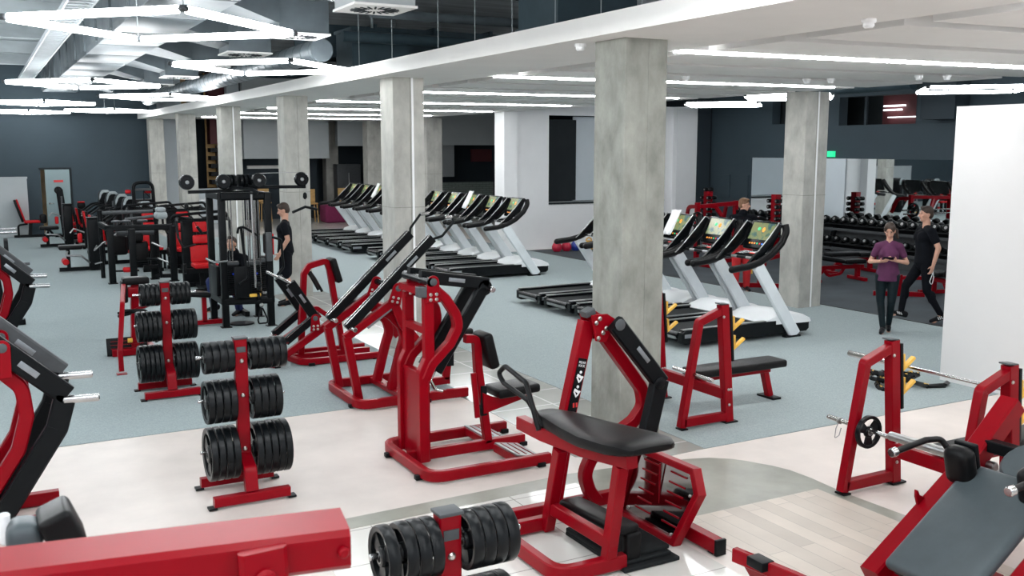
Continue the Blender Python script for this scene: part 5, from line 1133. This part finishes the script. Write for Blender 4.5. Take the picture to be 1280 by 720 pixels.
def person(label, loc, heading, H, J, top, topm, bottom, botm, hairm, head=(0,0), hair='short', shoe=True, curl=(.5,.5), fem=False, sleeve=.55, palm=None):
    g = thing('person', label, 'person', (0,0,0)); k = H/1.75
    pel, che, nek = [V(p) for p in (J['pelvis'], J['chest'], J['neck'])]
    upv = (nek-pel).normalized(); lat = V(J.get('lat',(0,1,0))).normalized(); sw, hw = (.152,.092) if fem else (.200,.095)
    sh = {s: nek - upv*.075 + lat*s*sw for s in (1,-1)}; hp = {s: pel - upv*.04 + lat*s*hw for s in (1,-1)}
    fwd = lat.cross(upv).normalized(); M = Matrix((fwd, lat, upv)).transposed().to_4x4()
    def torso(m, e=0, low=True):
        w = .88 if fem else 1
        m.sph(che+(nek-che)*.05, (.108+e,.158*w+e,.17+e), 18, 12, M); m.sph(che.lerp(pel,.5), (.098+e,.138*w+e,.16+e), 18, 12, M)
        m.sph(pel, (.115+e,.160+e,.13+e), 18, 12, M)
        for s in (1,-1):
            cap(m, nek-upv*.045+lat*s*.04, sh[s]-upv*.005, .056+e*.5, .056+e*.5)
            m.sph(che+upv*(.03 if fem else .06)+fwd*(.055 if fem else .05)+lat*s*.07, (.062+e*.6,.062+e*.6,.062+e*.6) if fem else (.065+e,.09+e,.08+e), 12, 8, M)
    body = MB(); torso(body)
    hd = Matrix.Rotation(head[0],3,'Z') @ Matrix.Rotation(head[1],3,'Y'); bf = Matrix.Rotation(math.atan2(lat.y,lat.x)-pi/2,3,'Z')
    HM = bf @ hd; hc = nek + upv*.045 + V((0,0,.125)) + (bf@hd@V((.018,0,0)))
    def h(x,y,z): return hc + HM@V((x,y,z))
    HM4 = HM.to_4x4()
    cap(body, nek-upv*.04, h(-.015,0,-.06), .058 if not fem else .05, .052 if not fem else .045)
    body.sph(h(-.008,0,.02), (.092,.073,.098), 18, 14, HM4); body.sph(h(.022,0,-.045), (.062,.056,.068), 16, 12, HM4); body.sph(h(.052,0,-.088), (.026,.030,.024), 12, 8, HM4)
    cap(body, h(.082,0,.010), h(.106,0,-.026), .009, .014, 10); body.sph(h(.098,0,-.032),(.013,.018,.009),10,6,HM4)
    for s in (1,-1):
        body.sph(h(-.008,s*.074,-.012),(.022,.010,.032),10,8,HM4); body.sph(h(.072,s*.030,.030),(.016,.024,.008),10,6,HM4); body.sph(h(.058,s*.040,-.025),(.024,.018,.02),10,6,HM4)
    for sd, s in (('L',1),('R',-1)):
        kn, an, el, wr = V(J['knee'+sd]), V(J['ankle'+sd]), V(J['elbow'+sd]), V(J['wrist'+sd])
        cap(body, hp[s], kn, .085, .056); body.sph(kn.lerp(an,.28)-fwd*.012, (.056,.052,.10), 12, 10, Matrix.Identity(4)); cap(body, kn, an, .054, .037)
        cap(body, sh[s], el, .050 if not fem else .042, .040 if not fem else .033); cap(body, el, wr, .041 if not fem else .034, .026)
        d = wr - el; pn = V(palm[sd]) if palm else -lat*s*.8+fwd*.4
        hand(body, wr, d, pn, curl[0 if sd == 'L' else 1]); thumb(body, wr, d, pn, 1 if (d.cross(pn)).dot(fwd) > 0 else -1)
        toe = V(J['toe'+sd]); cap(body, an, an.lerp(toe,.6)-V((0,0,.03)), .036, .03)
    b = solid(body, 'body', SKIN, g, .0085, 3)
    for s in (1,-1):
        MB().sph(h(.077,s*.030,.014),(.008,.013,.007),10,6,HM4).build('eye', EYE, g); MB().sph(h(.080,s*.031,.034),(.008,.019,.0045),10,6,HM4).build('eyebrow', hairm, g)
    MB().sph(h(.082,0,-.062),(.008,.022,.006),12,6,HM4).build('mouth', LIP, g)
    hm = MB()
    if hair == 'short':
        hm.sph(h(-.018,0,.045), (.096,.081,.088), 18, 12, HM4); hm.sph(h(-.045,0,.0), (.068,.076,.075), 16, 10, HM4); hm.sph(h(.045,0,.098), (.045,.055,.026), 12, 8, HM4)
    else:
        hm.sph(h(-.020,0,.040), (.096,.083,.092), 18, 12, HM4); hm.sph(h(-.045,0,-.01), (.066,.076,.08), 16, 10, HM4)
        for s in (1,-1): hm.sph(h(.035,s*.055,.055),(.045,.028,.055),12,8,HM4)
        cap(hm, h(-.10,.02,.0), h(-.13,.07,-.06), .035, .035); cap(hm, h(-.13,.07,-.06), h(-.09,.10,-.17), .035, .02)
    solid(hm, 'hair', hairm, g, .008, 3)
    # clothing
    t = MB(); torso(t, .016)
    for sd, s in (('L',1),('R',-1)):
        el, wr = V(J['elbow'+sd]), V(J['wrist'+sd]); q = sh[s].lerp(el, min(1, sleeve)); cap(t, sh[s], q, .066 if not fem else .056, .062 if not fem else .052)
        if sleeve > 1: cap(t, el, el.lerp(wr,.92), .054, .042)
    dz = {'long':.115,'tee':.03,'hood':.05}[top]; ww = .9 if fem else 1
    etube(t, [(pel-upv*dz,.142,.185*ww),(pel+upv*.02,.138,.180*ww),(pel.lerp(che,.5),.120,.162*ww),(che,.126,.165*ww),(che+upv*.08,.11,.135*ww)], lat, fwd)
    if top == 'hood': cap(t, nek-fwd*.03, nek+fwd*.02+upv*.03, .085, .07)
    tp = solid(t, 'shirt', topm, g, .010, 4)
    p = MB(); p.sph(pel-upv*.02, (.128,.170,.13), 18, 12, M)
    for sd, s in (('L',1),('R',-1)):
        kn, an = V(J['knee'+sd]), V(J['ankle'+sd])
        if bottom == 'shorts': cap(p, hp[s], hp[s].lerp(kn,.86), .105, .098)
        elif bottom == 'tight': cap(p, hp[s], kn, .094, .063); cap(p, kn, kn.lerp(an,.93), .060, .045); p.sph(kn.lerp(an,.28)-fwd*.012, (.062,.058,.10), 12, 10)
        else: cap(p, hp[s], kn, .105, .085); cap(p, kn, kn.lerp(an,.95), .085, .062)
    solid(p, 'shorts' if bottom == 'shorts' else ('leggings' if bottom == 'tight' else 'trousers'), botm, g, .010, 3)
    for sd in 'LR':
        an, toe = V(J['ankle'+sd]), V(J['toe'+sd]); u = (toe-an); u.z = 0; u.normalize(); tilt = V(J.get('heel'+sd, an - u*.06 - V((0,0,.055)))); dv = (toe-tilt).normalized()
        f = MB(); cap(f, tilt+V((0,0,.035)), tilt+dv*.12+V((0,0,.034)), .040, .042); cap(f, tilt+dv*.12+V((0,0,.030)), toe+V((0,0,.022))-dv*.03, .042, .028); cap(f, an, tilt+V((0,0,.05)), .044, .044)
        sh_ = solid(f, 'shoe', SHOE, g, .009, 3)
        if J.get('stripes'):
            n_ = V((0,0,1)).cross(dv).normalized(); q = MB()
            for z in range(3): c = tilt+dv*(.075+.028*z)+V((0,0,.045))+n_*.043; q.box(c,(.012,.006,.045),Matrix.Rotation(math.atan2(dv.y,dv.x),4,'Z')@Matrix.Rotation(.5,4,'Y'))
            q.build('shoe_stripes', STICK, sh_)
    g.scale = (1,1,1)
    for o in g.children_recursive:
        if o.type == 'MESH':
            for v in o.data.vertices: v.co *= k
    g.location = loc; g.rotation_euler = (0,0,heading)
    return g, tp, h, k, fwd, lat, upv
stand = dict(pelvis=(0,0,.94), chest=(.01,0,1.24), neck=(0,0,1.46), kneeL=(.02,.10,.50), kneeR=(.01,-.10,.50), ankleL=(-.03,.11,.09), ankleR=(-.02,-.11,.09), toeL=(.16,.14,.01), toeR=(.17,-.14,.01), elbowL=(-.03,.27,1.14), elbowR=(-.03,-.27,1.14), wristL=(.07,.25,.90), wristR=(.08,-.25,.90))
left_img = math.atan2(.477,-.879)
g, tp, h, k, *_ = person('person in black t-shirt and black shorts standing by the cable tower, looking down', (4.72,17.15,0), left_img+.15, 1.84, dict(stand, elbowL=(-.06,.25,1.15), wristL=(.08,.24,.92)), 'tee', TEEB, 'shorts', TEEB, BROWN, (0,.28))
MB().prism([(-.03,0),(-.01,-.012),(.035,.02),(-.008,.0)],(.142*k,.07*k,1.33*k),(0,1,0),(0,0,1),.006).build('chest_logo', STICK, tp)
toc = math.atan2(-14.5,-13.4)
g, tp, h, k, *_ = person('person in black hooded top and red trousers standing behind the treadmill consoles, looking right', (13.08,14.62,0), toc+.25, 1.83, dict(stand, elbowL=(.02,.29,1.15), elbowR=(-.02,-.29,1.15), wristL=(.14,.24,.93), wristR=(.10,-.25,.92)), 'hood', TEEB, 'loose', REDC, BLOND, (1.15,.05), sleeve=1.5)
t_ = text('chest_text','IH&BI',.11,(.150,0,1.12),(0,1,0),(0,0,1),STICK,tp,.008); t_2 = text('chest_text_small','VINO',.05,(.150,-.02,1.04),(0,1,0),(0,0,1),STICK,tp,.008)
wd = math.atan2(-10.2,-12.0)
JW = dict(pelvis=(0,0,.93), chest=(.01,0,1.20), neck=(.0,0,1.42), kneeL=(.05,.075,.50), kneeR=(.0,-.085,.50), ankleL=(-.14,.05,.10), ankleR=(.06,-.03,.09), toeL=(.03,.06,.02), toeR=(.24,-.06,.01), elbowL=(-.01,.265,1.10), elbowR=(-.01,-.265,1.10), wristL=(.19,.10,1.15), wristR=(.19,-.11,1.13))
g, tp, h, k, *_ = person('person in plum t-shirt and dark leggings walking and looking down at a phone', (12.02,10.19,0), wd, 1.73, JW, 'long', PLUM, 'tight', TEAL, BROWN, (-.12,.42), 'ponytail', curl=(.75,.75), fem=True, palm=dict(L=(.3,-.6,.6), R=(.3,.6,.6)))
MB().prism([(-.018,-.016),(.018,-.016),(0,.02)],(.128*k,.10*k,1.33*k),(0,1,0),(0,0,1),.006).build('chest_logo', STICK, tp)
MB().prism([(-.055,.055),(-.03,.01),(0,-.035),(.03,.01),(.055,.055)],(.118*k,.0,1.365*k),(0,1,0),(-.35,0,1),.03,.006).build('neckline', SKIN, tp)
fw_ = V((cos(wd),sin(wd),0)); lf_ = V((-sin(wd),cos(wd),0)); pc = V((12.02,10.19,0))+fw_*.29+lf_*.0+V((0,0,1.175))
ph = thing('mobile_phone','black mobile phone held in both hands by the person in plum t-shirt','phone',pc); MB().pad(pc,(.075,.15,.012),.005,Matrix.Rotation(wd,4,'Z')@Matrix.Rotation(-.55,4,'Y')).build('phone_body', BLKG, ph)
JM = dict(pelvis=(0,0,.93), chest=(.02,0,1.23), neck=(.0,0,1.46), kneeL=(-.02,.10,.50), kneeR=(.22,-.10,.54), ankleL=(-.26,.10,.12), ankleR=(.27,-.10,.14), toeL=(-.07,.12,.012), toeR=(.47,-.12,.13), heelR=(.20,-.10,.06), elbowL=(-.08,.27,1.15), elbowR=(-.06,-.27,1.15), wristL=(-.02,.27,.90), wristR=(-.05,-.25,.93), stripes=1)
g, tp, h, k, *_ = person('person in black t-shirt and black tights walking left at the edge of the white partition', (13.28,10.55,0), left_img, 1.88, JM, 'tee', TEEB, 'tight', TEEB, BROWN, (0,-.02))
MB().sph((.145*k,.08*k,1.34*k),(.006,.025,.02),8,6).sph((.145*k,.08*k,1.30*k),(.006,.014,.025),8,6).build('chest_logo', STICK, tp)
R3 = Matrix.Rotation(left_img,3,'Z'); w0 = V((13.28,10.55,0))+R3@V((-.0,.28,.93*k-.06))
tag(MB().tube([w0,w0+V((.03,0,-.12)),w0+V((-.03,0,-.24)),w0+V((.06,.02,-.30)),w0+V((.09,.02,-.18)),w0+V((.03,0,-.02))],.006,6,.04).build('earphone_cord', WPL), 'white looped cord held by the walking person in black tights', 'cord')
JS = dict(pelvis=(-.22,0,.55), chest=(-.04,0,.80), neck=(.08,0,1.0), kneeL=(.22,.14,.52), kneeR=(.17,-.42,.52), ankleL=(.16,.16,.09), ankleR=(.10,-.44,.09), toeL=(.36,.18,.01), toeR=(.28,-.52,.01), elbowL=(.08,.27,.72), elbowR=(.10,-.27,.72), wristL=(.28,.16,.60), wristR=(.30,-.12,.60))
g, tp, h, k, *_ = person('person in black top and navy trousers sitting bent forward behind the cable tower', (3.76,16.74,0), R(215), 1.80, JS, 'hood', TEEB, 'loose', NAVY, BROWN, (.35,-.35), sleeve=1.5)
MB().sph((.20,.02,.86),(.03,.05,.045),10,8).build('chest_logo', STICK, tp)

# ------------------------------------------------------------------ camera, light, view
cam = bpy.data.cameras.new('camera'); co = bpy.data.objects.new('camera', cam); COL.objects.link(co)
cam.sensor_width = 36; cam.lens = 36*1220/1280; co.location = (0,0,2.8); co.rotation_euler = (pi/2-math.atan(175/1220), 0, -R(28.5))
cam.clip_start = .05; cam.dof.use_dof = True; cam.dof.focus_distance = 10; cam.dof.aperture_fstop = 7
SC.camera = co
w = bpy.data.worlds.new('world'); SC.world = w; w.use_nodes = True
bg = w.node_tree.nodes['Background']; bg.inputs[0].default_value = (.86,.93,1,1); bg.inputs[1].default_value = .7
vs = SC.view_settings; vs.view_transform = 'Standard'; vs.look = 'None'; vs.gamma = 1; vs.use_curve_mapping = False; vs.exposure = .74
SC.cycles.use_denoising = True; SC.cycles.max_bounces = 8; SC.cycles.diffuse_bounces = 4; SC.cycles.caustics_reflective = False; SC.cycles.caustics_refractive = False
SC.cycles.sample_clamp_indirect = 4
